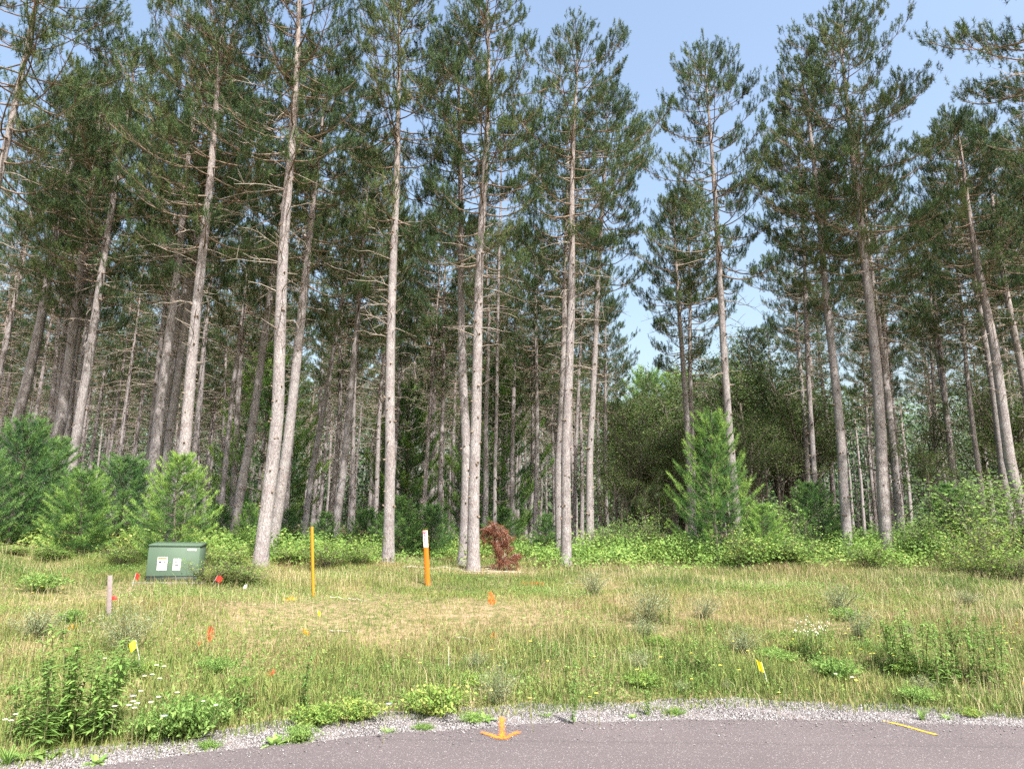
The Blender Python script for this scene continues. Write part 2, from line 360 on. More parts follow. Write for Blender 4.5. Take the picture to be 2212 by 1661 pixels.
# loose stones on the shoulder
def stones(name, n_, zone, material):
    a = Acc(); x = rng.uniform(-9, 10, n_); t = np.where(rng.uniform(0, 1, n_) > .985, -rng.exponential(.22, n_), rng.uniform(0, 1, n_))
    lo, hi = y_asph(x) + .01, y_grav(x) + .15; y = lo + (hi - lo) * t
    s = rng.uniform(.004, .0105, n_) * np.where(rng.uniform(size=n_) > .97, 1.7, 1)
    z = np.where(t < 0, .024, ground(x, y) + .008) + s * .3
    base = np.array([[1, 0, 0], [0, 1, 0], [-1, 0, 0], [0, -1, 0], [0, 0, .8], [0, 0, -.8]]) 
    V = base[None] * rng.uniform(.6, 1.2, (n_, 6, 1)) * s[:, None, None]
    th = rng.uniform(0, 6.28, n_); c, q = np.cos(th)[:, None], np.sin(th)[:, None]
    V = np.stack([V[..., 0] * c - V[..., 1] * q, V[..., 0] * q + V[..., 1] * c, V[..., 2]], -1) + np.stack([x, y, z], -1)[:, None]
    f = np.array([[0, 1, 4], [1, 2, 4], [2, 3, 4], [3, 0, 4], [1, 0, 5], [2, 1, 5], [3, 2, 5], [0, 3, 5]])
    Fs = (np.arange(n_)[:, None, None] * 6 + f[None]).reshape(-1, 3)
    a.add(V.reshape(-1, 3), Fs, np.repeat(rng.uniform(0, 1, n_), 6))
    return mesh_obj(name, a.mesh(name, material))
M_stone = leaf_mat("stone", [(0, (.085, .08, .08)), (.5, (.18, .166, .166)), (.8, (.26, .252, .256)), (1, (.38, .375, .38))], 0.0, .9)
tag(stones("loose_gravel", 130000, None, M_stone), kind="stuff")

# ------------------------------------------------------------------ pines
def pine_variant(seed, H=20.0, crown0=.52, Rmax=2.3, r0=.165, dens=1.0, stubs=True, dead0=.34, dead_only=False, k=40, near=False):
    global rng
    rng = np.random.default_rng(seed)
    tr, lb, nd, dd = Acc(), Acc(), Acc(), Acc()
    zz = np.concatenate([[-.4, 0, .15, .5, 1.2], np.linspace(2, H * .985, 26)])
    ph = rng.uniform(0, 6.28, 4)
    bx = .10 * np.sin(zz / H * 4 + ph[0]) + .05 * np.sin(zz / H * 11 + ph[1]); by = .10 * np.sin(zz / H * 4 + ph[2])
    f = np.clip(zz / 4, 0, 1); bx *= f; by *= f
    def axis(z): return np.array([np.interp(z, zz, bx), np.interp(z, zz, by), z])
    t = np.clip(zz / H, 0, 1)
    rad = r0 * (1 - .45 * t - .48 * t ** 3) + .05 * np.exp(-np.clip(zz, 0, 9) / .35)
    def rad_at(z): return float(np.interp(z, zz, rad))
    tube(tr, np.stack([bx, by, zz], -1), rad, 14, .5, .035)
    # dark branch knots on the bare stem, and broken stubs
    z = 1.6
    while z < H * crown0:
        for _ in range(rng.integers(2, 5)):
            an = rng.uniform(0, 6.28); d = np.array([math.cos(an), math.sin(an), rng.uniform(-.1, .5)])
            L = rng.uniform(.03, .07) if z < H * dead0 * .8 or rng.uniform() < .5 else rng.uniform(.15, .5)
            p0 = axis(z) + d * rad_at(z) * .8; 
            p0[2] += rng.uniform(-.05, .05)
            tube(lb if L < .1 else dd, [p0, p0 + d * (L + .03)], [.042, .02] if L < .1 else [.014, .006], 5)
        z += rng.uniform(.35, .6)
    # dead bare branches under the crown
    z = H * dead0
    top = H * (crown0 + (.12 if not dead_only else .45))
    while z < top:
        for _ in range(rng.integers(1, 4)):
            an = rng.uniform(0, 6.28); L = rng.uniform(.5, 1.2) + 2.0 * max(0, (z / H - dead0)) / .3 * rng.uniform(.3, 1)
            L = min(L, 2.6); up = rng.uniform(-.15, .55)
            s = np.linspace(0, 1, 6)[:, None]
            d = np.array([math.cos(an), math.sin(an), 0])
            side = np.array([-d[1], d[0], 0]) * rng.uniform(-.35, .35)
            pts = axis(z) + d * L * s + side * L * s ** 2 + np.array([0, 0, 1]) * L * (up * s - .25 * s ** 2 + rng.normal(0, .03, (6, 1)) * s)
            tube(dd, pts, np.linspace(.018, .006, 6), 4)
            for q in range(int(L * 3)):
                u = rng.uniform(.3, .95); c = pts[int(u * 5)]
                e = norm(rng.normal(size=3) * .6 + d + [0, 0, .2]) * rng.uniform(.15, .5)
                tube(dd, [c, c + e * .5 + rng.normal(0, .02, 3), c + e], [.008, .006, .004], 3)
        z += rng.uniform(.25, .6)
    if not dead_only:
        P, D = [], []
        z = H * crown0; an0 = 0
        while z < H * .985:
            t = (z / H - crown0) / (1 - crown0)
            prof = Rmax * (min(1, .6 + 1.6 * t) * (1 - t ** 3.0) + .12)
            for _ in range(int(rng.integers(3, 6))):
                if rng.uniform() < (.42 if t < .25 else .2): continue
                an0 += 2.4 + rng.uniform(-.5, .5)
                L = prof * rng.uniform(.5, 1.3)
                d = np.array([math.cos(an0), math.sin(an0), 0]); side = np.array([-d[1], d[0], 0]) * rng.uniform(-.25, .25)
                up = -.10 + .55 * t + rng.uniform(-.18, .2); curl = .24
                s = np.linspace(0, 1, 7)[:, None]
                pts = axis(z) + d * L * s + side * L * s ** 2 + np.array([0, 0, 1]) * L * (up * s - .12 * s * (1 - s) * 4 * (1 - t) + curl * s ** 3)
                tube(lb, pts, np.linspace(.032 * (1.15 - .6 * t), .008, 7), 4)
                nt_ = max(3, int(L * 6.6 * dens))
                for q in range(nt_):
                    u = rng.uniform(.28, 1) ** .8; i = min(5, int(u * 6)); fr = u * 6 - i
                    c = pts[i] * (1 - fr) + pts[i + 1] * fr if i < 6 else pts[6]
                    td = norm(pts[min(6, i + 1)] - pts[i])
                    sd_ = norm(np.cross(td, [0, 0, 1])) * rng.choice([-1, 1])
                    tl = rng.uniform(.25, .62) * (1.15 - .55 * u) * (1 + .25 * (L - 1))
                    e = norm(td * .75 + sd_ * rng.uniform(.4, 1.1) + np.array([0, 0, rng.uniform(-.05, .6)]))
                    c2 = c + e * tl + [0, 0, .12 * tl]
                    tube(lb, [c, (c + c2) / 2 - [0, 0, .03], c2], [.008, .006, .004], 3)
                    m_ = rng.integers(3, 5)
                    for v in range(m_):
                        w_ = rng.uniform(.7, 1.1) if v else 1.0
                        pp = c + (c2 - c) * w_ + rng.normal(0, .075, 3) + [0, 0, .06]
                        P.append(pp); D.append(e * .45 + [0, 0, 1.0] + rng.normal(0, .22, 3))
                for v in range(3):
                    P.append(pts[6] + rng.normal(0, .05, 3)); D.append(norm(pts[6] - pts[5]) * .7 + [0, 0, .5] + rng.normal(0, .2, 3))
            z += rng.uniform(.27, .46) * (1 if t < .8 else .7)
        # leader
        for v in range(12):
            P.append(axis(H * (.96 + .04 * v / 11)) + rng.normal(0, .05, 3)); D.append([0, 0, 1] + rng.normal(0, .3, 3))
        P = np.array(P); D = np.array(D)
        # colour drifts from clump to clump
        cl = .5 + .18 * np.sin(P[:, 0] * 2.1 + ph[0]) + .16 * np.sin(P[:, 1] * 2.4 + P[:, 2] * 1.1) + rng.normal(0, .17, len(P))
        tufts(nd, P, D, k, .108, 1.0, .0096, .11, np.clip(cl, 0, 1))
    out = {"trunk": tr.mesh("trunk", M_bark, True), "limbs": lb.mesh("limbs", M_limb), "dead_branches": dd.mesh("dead_branches", M_dead)}
    if not dead_only: out["crown"] = nd.mesh("crown", M_needle)
    return out, H
PINES = [pine_variant(21, 20, .50, 2.25), pine_variant(22, 20, .46, 2.8), pine_variant(23, 20, .54, 2.15),
         pine_variant(24, 20, .46, 2.3), pine_variant(25, 20, .57, 2.55, dens=1.05)]
PINES_IN = [pine_variant(31, 20, .55, 1.8, r0=.14, dead0=.26, k=30), pine_variant(32, 20, .52, 1.9, r0=.13, dead0=.3, k=30), pine_variant(33, 20, .59, 1.9, r0=.15, dead0=.28, k=30)]
DEADPINE = pine_variant(41, 20, .45, 2, r0=.12, dead0=.5, dead_only=True)

def place_pine(var, base, height, label, group=None, width=None, lean=(0, 0), rz=0.0, name="red_pine"):
    parts, H = var; s = height / H
    o = thing(name, base, label, "tree", group, 0, 1.0)
    ax = Vector((lean[0], lean[1], 1)).normalized()
    o.rotation_mode = 'QUATERNION'
    o.rotation_quaternion = Vector((0, 0, 1)).rotation_difference(ax) @ Quaternion((0, 0, 1), rz)
    o.scale = (s, s, s)
    for nm, me in parts.items():
        c = mesh_obj(nm, me, o)
        if width and nm == "trunk":
            k = width / (2 * .165 * s) if var not in PINES_IN else width / (2 * .14 * s)
            c.scale = (k, k, 1)
    return o

heroes = [
    # x_low,y_low, x_high,y_high, depth, px width, top(px y) , variant, label
    (-62, 700, 40, 225, 17, 22, -260, 1, "leaning red pine whose trunk enters at the left edge of the photo"),
    (42, 905, 120, 480, 24, 24, 140, 0, "reddish lit pine trunk furthest left among the full height trunks"),
    (118, 930, 162, 640, 23, 25, 190, 3, "thick dark shaded pine trunk second from the left edge"),
    (160, 960, 203, 620, 26, 15, 240, 2, "slim dark pine close behind the left bright grey pine"),
    (165, 990, 245, 440, 20, 22, 100, 1, "bright grey pine rising out of the spreading young pines at far left"),
    (327, 1035, 420, 350, 20, 23, 60, 3, "shaded grey pine left of the bright trio by the green cabinet"),
    (350, 960, 401, 600, 24, 17, 150, 0, "thin dark pine squeezed behind the trio above the green cabinet"),
    (368, 1000, 412, 640, 21.5, 19, 120, 2, "slender pinkish pine in the middle of the trio above the green cabinet"),
    (390, 990, 465, 300, 16.3, 27, -60, 1, "tall bright white grey pine directly above the green utility cabinet"),
    (505, 1150, 590, 560, 22, 20, 130, 3, "dark shaded pine leaning right, left of the widest bright trunk"),
    (563, 1200, 640, 150, 15.8, 30, -170, 4, "widest bright scaly pine trunk, between the green cabinet and the yellow stake"),
    (592, 1140, 683, 410, 18.5, 24, 90, 0, "grey pine touching the right side of the widest bright trunk"),
    (660, 1140, 715, 800, 26, 13, 330, 2, "thin dark pine seen just behind the yellow stake"),
    (725, 1140, 790, 500, 22.5, 17, 300, 1, "leaning grey pine between the yellow stake and the lone straight pine"),
    (757, 1130, 770, 800, 29, 10, 420, 0, "narrow shaded pine overlapping the leaning grey pine"),
    (838, 1225, 861, 150, 17.8, 24, -60, 2, "straight bright pine standing alone left of the orange marker post"),
    (950, 1090, 963, 660, 31, 11, 470, 3, "lit thin pine deep in the stand above the orange marker post"),
    (917, 1090, 935, 800, 31, 10, 450, 4, "shaded thin pine just left of the lit thin one behind the orange post"),
    (1000, 1208, 1000, 380, 19.0, 22, 60, 0, "left pine of the touching pair right of the orange marker post"),
    (1023, 1225, 1047, 100, 17.3, 26, -40, 3, "right and brighter pine of the touching pair beside the brown dead sapling"),
    (1107, 1140, 1112, 800, 31, 11, 480, 2, "pale pine trunk deep in the stand right of the brown dead sapling"),
    (1155, 1160, 1158, 700, 30, 11, 520, 1, "thin dark pine between the brown dead sapling and the central right pair"),
    (1223, 1208, 1238, 380, 18.2, 22, 70, 4, "front pine of the close pair in the centre right, tall full crown"),
    (1211, 1180, 1217, 560, 23, 18, 260, 0, "shaded pine hidden half behind the front pine of the centre right pair"),
    (1240, 1160, 1249, 900, 31, 9, 480, 2, "slim shaded pine just right of the centre right pair"),
    (1274, 1190, 1299, 420, 23, 16, 190, 2, "pinkish pine at the right end of the dense stand beside the sky gap"),
    (1493, 1150, 1462, 560, 25, 15, 430, 2, "dark pine behind the young white pine, sparse crown against the sky"),
    (1499, 1120, 1483, 560, 27, 12, 400, 3, "thin dark pine twin behind the bushy young white pine"),
    (1584, 1000, 1531, 330, 21, 19, 125, 0, "bright pine emerging above the young white pine, pointed top in open sky"),
    (1762, 1085, 1738, 560, 27, 13, 250, 0, "slim pine left of the two grey pines on the right side"),
    (1832, 1175, 1767, 470, 20, 21, 115, 3, "left one of the two large grey pines on the right side"),
    (1917, 1185, 1848, 400, 19.3, 25, 25, 1, "tallest grey pine right of the sky gap, broad crown with reaching branch"),
    (2206, 1080, 2112, 560, 19.5, 24, 330, 4, "shaded grey pine curving up at the right edge of the photo"),
    (2250, 1000, 2180, 650, 22, 20, 300, 2, "dark pine leaning in from the right edge above the leafy bush"),
    (2420, 900, 2330, 300, 14.5, 24, -500, 0, "near pine out at the right whose branch tips reach over the sky"),
    (2330, 900, 2245, 300, 19.0, 22, 130, 3, "pine at the upper right corner with dense dark crown"),
]
occupied = []
for i, (xl, yl, xh, yh, dep, wpx, ty, vi, lab) in enumerate(heroes):
    p0, p1 = at_depth(xl, yl, dep), at_depth(xh, yh, dep)
    lx = (p1.x - p0.x) / (p1.z - p0.z)
    g = gz(p0.x, dep); bx = p0.x - lx * (p0.z - g); g = gz(bx, dep)
    xt = xh + (xl - xh) / (yl - yh) * (ty - yh)
    top = at_depth(xt, ty, dep); h = top.z - g
    h = max(13, min(23.5, h))
    wid = wpx / F_PX * dep * 1.0
    place_pine(PINES[vi], (bx, dep, g - .02), h, lab, None, wid, (lx, random.uniform(-.01, .01)), random.uniform(0, 6.28))
    occupied.append((bx, dep))
# bare dead pine
p0, p1 = at_depth(1070, 1110, 25), at_depth(1080, 310, 25)
lx = (p1.x - p0.x) / (p1.z - p0.z); bx = p0.x - lx * (p0.z - gz(p0.x, 25))
place_pine(DEADPINE, (bx, 25, gz(bx, 25)), p1.z + 1.0, "dead leafless pine with bare branches against the sky behind the brown sapling", None, 12 / F_PX * 25, (lx, 0), 1.0, "dead_pine")
occupied.append((bx, 25))

# the plantation behind
def region_label(px, y):
    far = "front rows" if y < 36 else "back rows"
    if px < 330: wh = "left of the green cabinet"
    elif px < 600: wh = "above and right of the green cabinet"
    elif px < 850: wh = "behind the yellow stake"
    elif px < 1060: wh = "behind the orange marker post"
    elif px < 1310: wh = "between the touching pair and the sky gap"
    else: wh = "in the dark right woods"
    return "straight pine in the %s, %s" % (far, wh), "pines in the %s, %s" % (far, wh)
cnt = 0
cell = 3.1
gy = 22.0
row = 0
while gy < 78:
    gx = -70 + (row % 2) * .3
    while gx < 72:
        x = gx + random.gauss(0, .35) + gy * .04; y = gy + random.gauss(0, .35)
        gx += cell * (1 + .006 * (gy - 22))
        px = CX + F_PX * x / y
        if px < -90 or px > 2300: continue
        if 1300 < px < 1720: continue
        if px > 1700 and (y < 24 or (y > 48) or random.random() < (.3 if px < 1850 else .12)): continue
        if px < 480 and y < 24: continue
        if 480 <= px <= 1300 and y < 26: continue
        if any((x - a) ** 2 + (y - b) ** 2 < 3.2 for a, b in occupied): continue
        if random.random() < .12: continue
        h = random.uniform(15, 18.5) if px < 480 else (random.uniform(14, 18) if px < 1300 else random.uniform(14, 17))
        if 1050 < px < 1215: h = random.uniform(11.5, 14.5) * (y / 30) ** .4
        if 455 < px < 560 or 690 < px < 790 or 865 < px < 985: h = random.uniform(13, 15.5) * (y / 30) ** .25
        if y > 40: h *= .97
        lab, grp = region_label(px, y)
        place_pine(PINES_IN[random.randrange(3)] if y > 30 else random.choice(PINES_IN + PINES[:4]), (x, y, gz(x, y) - .05), h,
                   lab, grp,
                   random.uniform(.2, .32), (random.uniform(-.02, .02), random.uniform(-.02, .02)), random.uniform(0, 6.28))
        cnt += 1
    gy += 3.0 * (1 + .006 * (gy - 22)); row += 1
for px, dep, h in [(1312, 33, 12.0), (1335, 46, 12), (1385, 54, 11), (1440, 55, 10.5), (1640, 38, 11.5), (1690, 42, 13), (1610, 50, 11.5)]:
    p = at_depth(px, 1150, dep)
    place_pine(PINES[random.randrange(5)], (p.x, dep, gz(p.x, dep) - .05), h, "lower dark pine crown closing in below the sky gap", "dark pines around the sky gap", .24, (0, 0), random.uniform(0, 6.28))

# ------------------------------------------------------------------ young white pines
def young_pine(seed, H=3.0, Rm=1.1, k=16, material=None, foliage_from=.25, red=False):
    global rng
    rng = np.random.default_rng(seed)
    tr, nd = Acc(), Acc(); P, D, Cc = [], [], []
    zz = np.linspace(-.1, H, 10)
    tube(tr, np.stack([.03 * np.sin(zz * 2), .03 * np.cos(zz * 1.7), zz], -1), np.linspace(.035, .008, 10) * (H / 3 + .2), 7, .5, .05)
    z = .18; an = rng.uniform(0, 6)
    while z < H * .97:
        t = z / H
        prof = Rm * (min(1, .65 + 1.3 * t)) * (1 - t) ** .75 + .10
        nb = int(rng.integers(5, 8))
        for _ in range(nb):
            an += 6.28 / nb + rng.uniform(-.3, .3); L = prof * rng.uniform(.8, 1.06)
            d = np.array([math.cos(an), math.sin(an), 0]); up = .15 + .75 * t + rng.uniform(-.1, .15)
            s = np.linspace(0, 1, 6)[:, None]
            pts = np.array([0, 0, z]) + d * L * s + np.array([0, 0, 1]) * L * (up * s - .1 * s * (1 - s) * 4 + .2 * s ** 3)
            tube(tr, pts, np.linspace(.012, .004, 6), 3)
            tone = rng.normal(0, .1)
            for q in range(int(10 + L * 34)):
                u = rng.uniform(foliage_from, 1); i = min(4, int(u * 5)); c = pts[i] + (pts[i + 1] - pts[i]) * (u * 5 - i)
                td = norm(pts[i + 1] - pts[i]); sdv = norm(np.cross(td, [0, 0, 1])) * rng.choice([-1, 1])
                off = rng.uniform(0, 1) ** .8 * .34 * L * (1.15 - u)
                p = c + sdv * off + td * off * .6 + [0, 0, off * rng.uniform(0, .4)]
                P.append(p); D.append(td * .8 + sdv * .5 + [0, 0, .55] + rng.normal(0, .2, 3)); Cc.append(.42 + tone + .95 * (u - .62))
        for v in range(4):
            P.append(np.array([0, 0, z + v * .05])); D.append([0, 0, 1.0]); Cc.append(.6)
        z += rng.uniform(.15, .23) * (H / 3) ** .5
    tufts(nd, np.array(P), np.array(D), k, .095, .7, .0055, .06, np.clip(np.array(Cc) + rng.normal(0, .13, len(P)), 0, 1))
    return {"trunk": tr.mesh("trunk", M_bark_dk if not red else M_dead), "crown": nd.mesh("crown", material or M_young)}, H
YP = [young_pine(51, 3.0, 1.05), young_pine(52, 3.0, 1.25), young_pine(53, 3.8, 1.35, foliage_from=.2)]
YPD = [young_pine(54, 3.0, 1.1, material=M_young_dk), young_pine(55, 3.0, 1.35, material=M_young_dk)]
def place(var, name, cat, loc, h, label, group=None, rz=None, wide=1.0, H=None):
    parts = var[0]; H = H or var[1]; s = h / H
    o = thing(name, loc, label, cat, group, random.uniform(0, 6.28) if rz is None else rz)
    o.scale = (s * wide, s * wide, s)
    for nm, me in parts.items(): mesh_obj(nm, me, o)
    return o
def px_place(var, name, cat, px, dep, top_py, label, group=None, wide=1.0, rz=None, sink=.03):
    base = at_depth(px, 1180, dep); g = gz(base.x, dep)
    h = at_depth(px, top_py, dep).z - g
    if name == "bush": wide *= max(1.0, 1.15 / h) ** .8
    return place(var, name, cat, (base.x, dep, g - sink), h, label, group, rz, wide)
G = "young pines along the forest edge"
for v, px, dep, top, wide, lab in [
    (YP[2], 1546, 19.6, 885, 1.05, "bushy bright green young pine standing before the pale trunk at the sky gap"),
    (YP[0], 1650, 18.2, 1085, 1.5, "low wide young pine just right of the tall bushy young pine"),
    (YP[1], 372, 15.4, 985, 1.25, "bright young pine directly behind the green utility cabinet"),
    (YP[0], 165, 15.6, 1012, 1.55, "spreading bright young pine left of the one behind the cabinet"),
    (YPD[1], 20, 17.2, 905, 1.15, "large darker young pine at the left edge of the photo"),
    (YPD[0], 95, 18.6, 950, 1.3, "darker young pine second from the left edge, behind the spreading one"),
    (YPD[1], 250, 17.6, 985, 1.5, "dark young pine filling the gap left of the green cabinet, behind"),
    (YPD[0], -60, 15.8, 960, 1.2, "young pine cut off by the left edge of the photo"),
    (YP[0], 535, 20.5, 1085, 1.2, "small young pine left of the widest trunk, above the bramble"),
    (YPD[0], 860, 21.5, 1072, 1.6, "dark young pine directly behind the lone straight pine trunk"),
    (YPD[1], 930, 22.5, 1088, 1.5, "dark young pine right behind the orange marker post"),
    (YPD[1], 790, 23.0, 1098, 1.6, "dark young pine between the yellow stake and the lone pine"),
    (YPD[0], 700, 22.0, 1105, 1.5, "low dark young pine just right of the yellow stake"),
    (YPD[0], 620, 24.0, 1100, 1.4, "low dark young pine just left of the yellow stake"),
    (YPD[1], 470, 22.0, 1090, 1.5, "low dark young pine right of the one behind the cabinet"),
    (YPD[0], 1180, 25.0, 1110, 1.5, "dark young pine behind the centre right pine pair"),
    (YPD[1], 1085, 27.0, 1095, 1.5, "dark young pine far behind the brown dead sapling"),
    (YP[1], 560, 33, 760, .9, "tall soft green young pine deep in the stand beside the widest trunk"),
    (YP[0], 870, 36, 830, .9, "soft green pine deep in the stand behind the lone straight pine"),
    (YP[1], 1065, 34, 790, .9, "tall soft green pine deep in the stand beside the dead pine"),
    (YP[2], 1475, 48, 800, 1.0, "pointed pine top in the distance under the sky gap, right of centre"),
    (YP[2], 1405, 50, 795, 1.0, "pointed distant pine in the middle of the sky gap"),
    (YPD[1], 1760, 21, 1040, 1.3, "dark young pine low among the trunks at the right"),
    (YPD[0], 2060, 20.5, 1045, 1.3, "low dark green young pine near the right edge behind the leafy bush"),
]:
    px_place(v, "young_pine", "tree", px, dep, top, lab, G, wide)

# brown dead sapling
def red_sapling():
    global rng
    rng = np.random.default_rng(61); tr, nd = Acc(), Acc(); P, D = [], []
    def stem(pts, r0, r1, nt, spread=.12):
        pts = np.array(pts, float)
        t = np.linspace(0, 1, 24); q = np.stack([np.interp(t, np.linspace(0, 1, len(pts)), pts[:, i]) for i in range(3)], -1)
        for _ in range(3): q[1:-1] = (q[:-2] + q[1:-1] + q[2:]) / 3
        tube(tr, q, np.linspace(r0, r1, 24), 6, .5, .1)
        for _ in range(nt):
            i = rng.integers(4, 24); c = q[i]; e = norm(rng.normal(size=3) + [0, 0, -.3]) * rng.uniform(.06, .3) * spread / .12
            tube(tr, [c, c + e * .5 + rng.normal(0, .02, 3), c + e + [0, 0, -.05]], [.006, .004, .003], 3)
            for v in range(7):
                P.append(c + e * rng.uniform(.3, 1) + [0, 0, -.04]); D.append(e * 2 + rng.normal(0, .4, 3) + [0, 0, -.35])
    stem([(.18, 0, 0), (.15, 0, .35), (.05, .03, .85), (-.05, 0, 1.15), (-.25, -.05, 1.28), (-.45, -.05, 1.12)], .03, .008, 50)
    stem([(-.02, .1, 0), (-.03, .1, .4), (-.06, .05, .75), (-.2, 0, .98), (-.5, -.05, .88)], .02, .006, 42)
    stem([(.18, 0, .1), (.28, .05, .35), (.42, .05, .5), (.5, 0, .42)], .014, .005, 24, .16)
    stem([(.16, 0, .3), (.24, .05, .7), (.18, .05, 1.0), (.0, .05, 1.2)], .014, .005, 36)
    stem([(0, 0, .05), (.1, -.05, .3), (0, -.1, .6), (-.1, -.05, .9)], .014, .005, 46, .14)
    tufts(nd, np.array(P), np.array(D), 12, .11, .9, .005, .05, np.clip(rng.normal(.45, .22, len(P)), 0, 1))
    return {"trunk": tr.mesh("trunk", M_dead), "crown": nd.mesh("crown", M_red)}, 1.3
b_ = at_depth(1080, 1198, 17.6)
place(red_sapling(), "dead_sapling", "tree", (b_.x, 17.6, gz(b_.x, 17.6) - .03), 1.14, "rust brown dead sapling drooping right of the touching pine pair", rz=0, wide=1.0)

# ------------------------------------------------------------------ broadleaf trees and shrubs
def broadleaf(seed, H=11.0, Rm=3.0, leafn=5200, size=.16, material=None, twiggy=1.0, base=.18, stems=1):
    global rng
    rng = np.random.default_rng(seed); tr, lf = Acc(), Acc(); tips = []
    def grow(p, d, L, r, lev):
        k = 5; pts = [p]
        for i in range(k):
            d = norm(d + rng.normal(0, .13, 3) + np.array([0, 0, .05])); pts.append(pts[-1] + d * L / k)
        pts = np.array(pts); tube(tr, pts, np.linspace(r, r * .55, k + 1), 7 if lev == 0 else 4)
        if lev >= 2:
            tips.extend([pts[2], pts[3], pts[4], pts[5]]); 
        if lev < 3:
            nb = [6, 5, 4][lev] if lev else int(9 * twiggy)
            for _ in range(nb):
                u = rng.uniform(base + .1 if lev == 0 else .25, 1); i = min(k - 1, int(u * k)); c = pts[i] + (pts[i + 1] - pts[i]) * (u * k - i)
                an = rng.uniform(0, 6.28); o = np.array([math.cos(an), math.sin(an), rng.uniform(.1, .9)])
                grow(c, norm(d * .45 + o), L * rng.uniform(.38, .6) * (1.2 - .5 * u if lev == 0 else 1), r * .42, lev + 1)
    for s_ in range(stems):
        off = rng.normal(0, .06 * H / 3, 3) * [1, 1, 0] if stems > 1 else np.zeros(3)
        grow(off + [0, 0, -.1], norm(np.array([rng.normal(0, .25), rng.normal(0, .25), 1.0])) if stems > 1 else np.array([0, 0, 1.0]), H * (.8 if stems == 1 else rng.uniform(.5, .85)), .013 * H if stems == 1 else .006 * H, 0 if stems == 1 else 1)
    T = np.array(tips); idx = rng.integers(0, len(T), leafn)
    P = T[idx] + rng.normal(0, 1, (leafn, 3)) * np.array([.32, .32, .2]) * (H / 11) ** .7 * (1 if stems == 1 else .8)
    P[:, 2] = np.maximum(P[:, 2], .03)
    N = rng.normal(0, .55, (leafn, 3)) + [0, -.15, 1.0]
    tone = rng.uniform(.2, .8, len(T))[idx] + rng.normal(0, .15, leafn)
    leaves(lf, P, N, size * rng.uniform(.6, 1.2, leafn), .6, tone)
    zt = max(P[:, 2])
    return {"trunk": tr.mesh("trunk", M_bark_dk), "crown": lf.mesh("crown", material or M_leaf)}, float(zt)
M_brush = leaf_mat("brush_leaves", [(0, (.05, .085, .028)), (.5, (.10, .15, .045)), (1, (.21, .26, .075))], .35)
BL = [broadleaf(71), broadleaf(72, 11, 3, 6500, .15), broadleaf(73, 9, 2.4, 4200, .13, M_brush, twiggy=.8)]
for i in range(34):
    if i < 20: px = 1335 + i * 20 + random.uniform(-10, 10); dep = random.uniform(36, 50); top = random.uniform(810, 880) if px < 1490 else random.uniform(720, 830)
    else: px = random.uniform(1600, 2260); dep = random.uniform(29, 40); top = random.uniform(700, 860)
    where = "under the sky gap" if i < 20 else "in the dark wood at the right"
    px_place(BL[i % 2], "broadleaf_tree", "tree", px, dep, top, "leafy tree far back " + where, "leafy trees far back " + where, random.uniform(.8, 1.05))
for i, (px, dep, top) in enumerate([(1340, 25, 960), (1372, 27, 880), (1405, 29, 850), (1440, 28, 900), (1425, 24.5, 1010), (1470, 27, 930), (1640, 26, 860), (1700, 25, 900), (1950, 26, 880), (2020, 24, 930), (1320, 29, 930), (1390, 24, 1040)]):
    px_place(BL[2], "thin_tree", "tree", px, dep, top, "slender leafy tree in the brush under the sky gap", "slender trees in the brush", random.uniform(.9, 1.3))
BR = [broadleaf(81, 1.6, .8, 1300, .075, M_shrub, stems=14), broadleaf(82, 1.6, .8, 1600, .06, M_shrub, stems=18), broadleaf(83, 1.6, .8, 1500, .085, M_bramble, stems=16)]
BRD = [broadleaf(84, 2.4, .8, 1700, .085, M_weed, stems=12)]
GS = "leafy bushes at the forest edge"
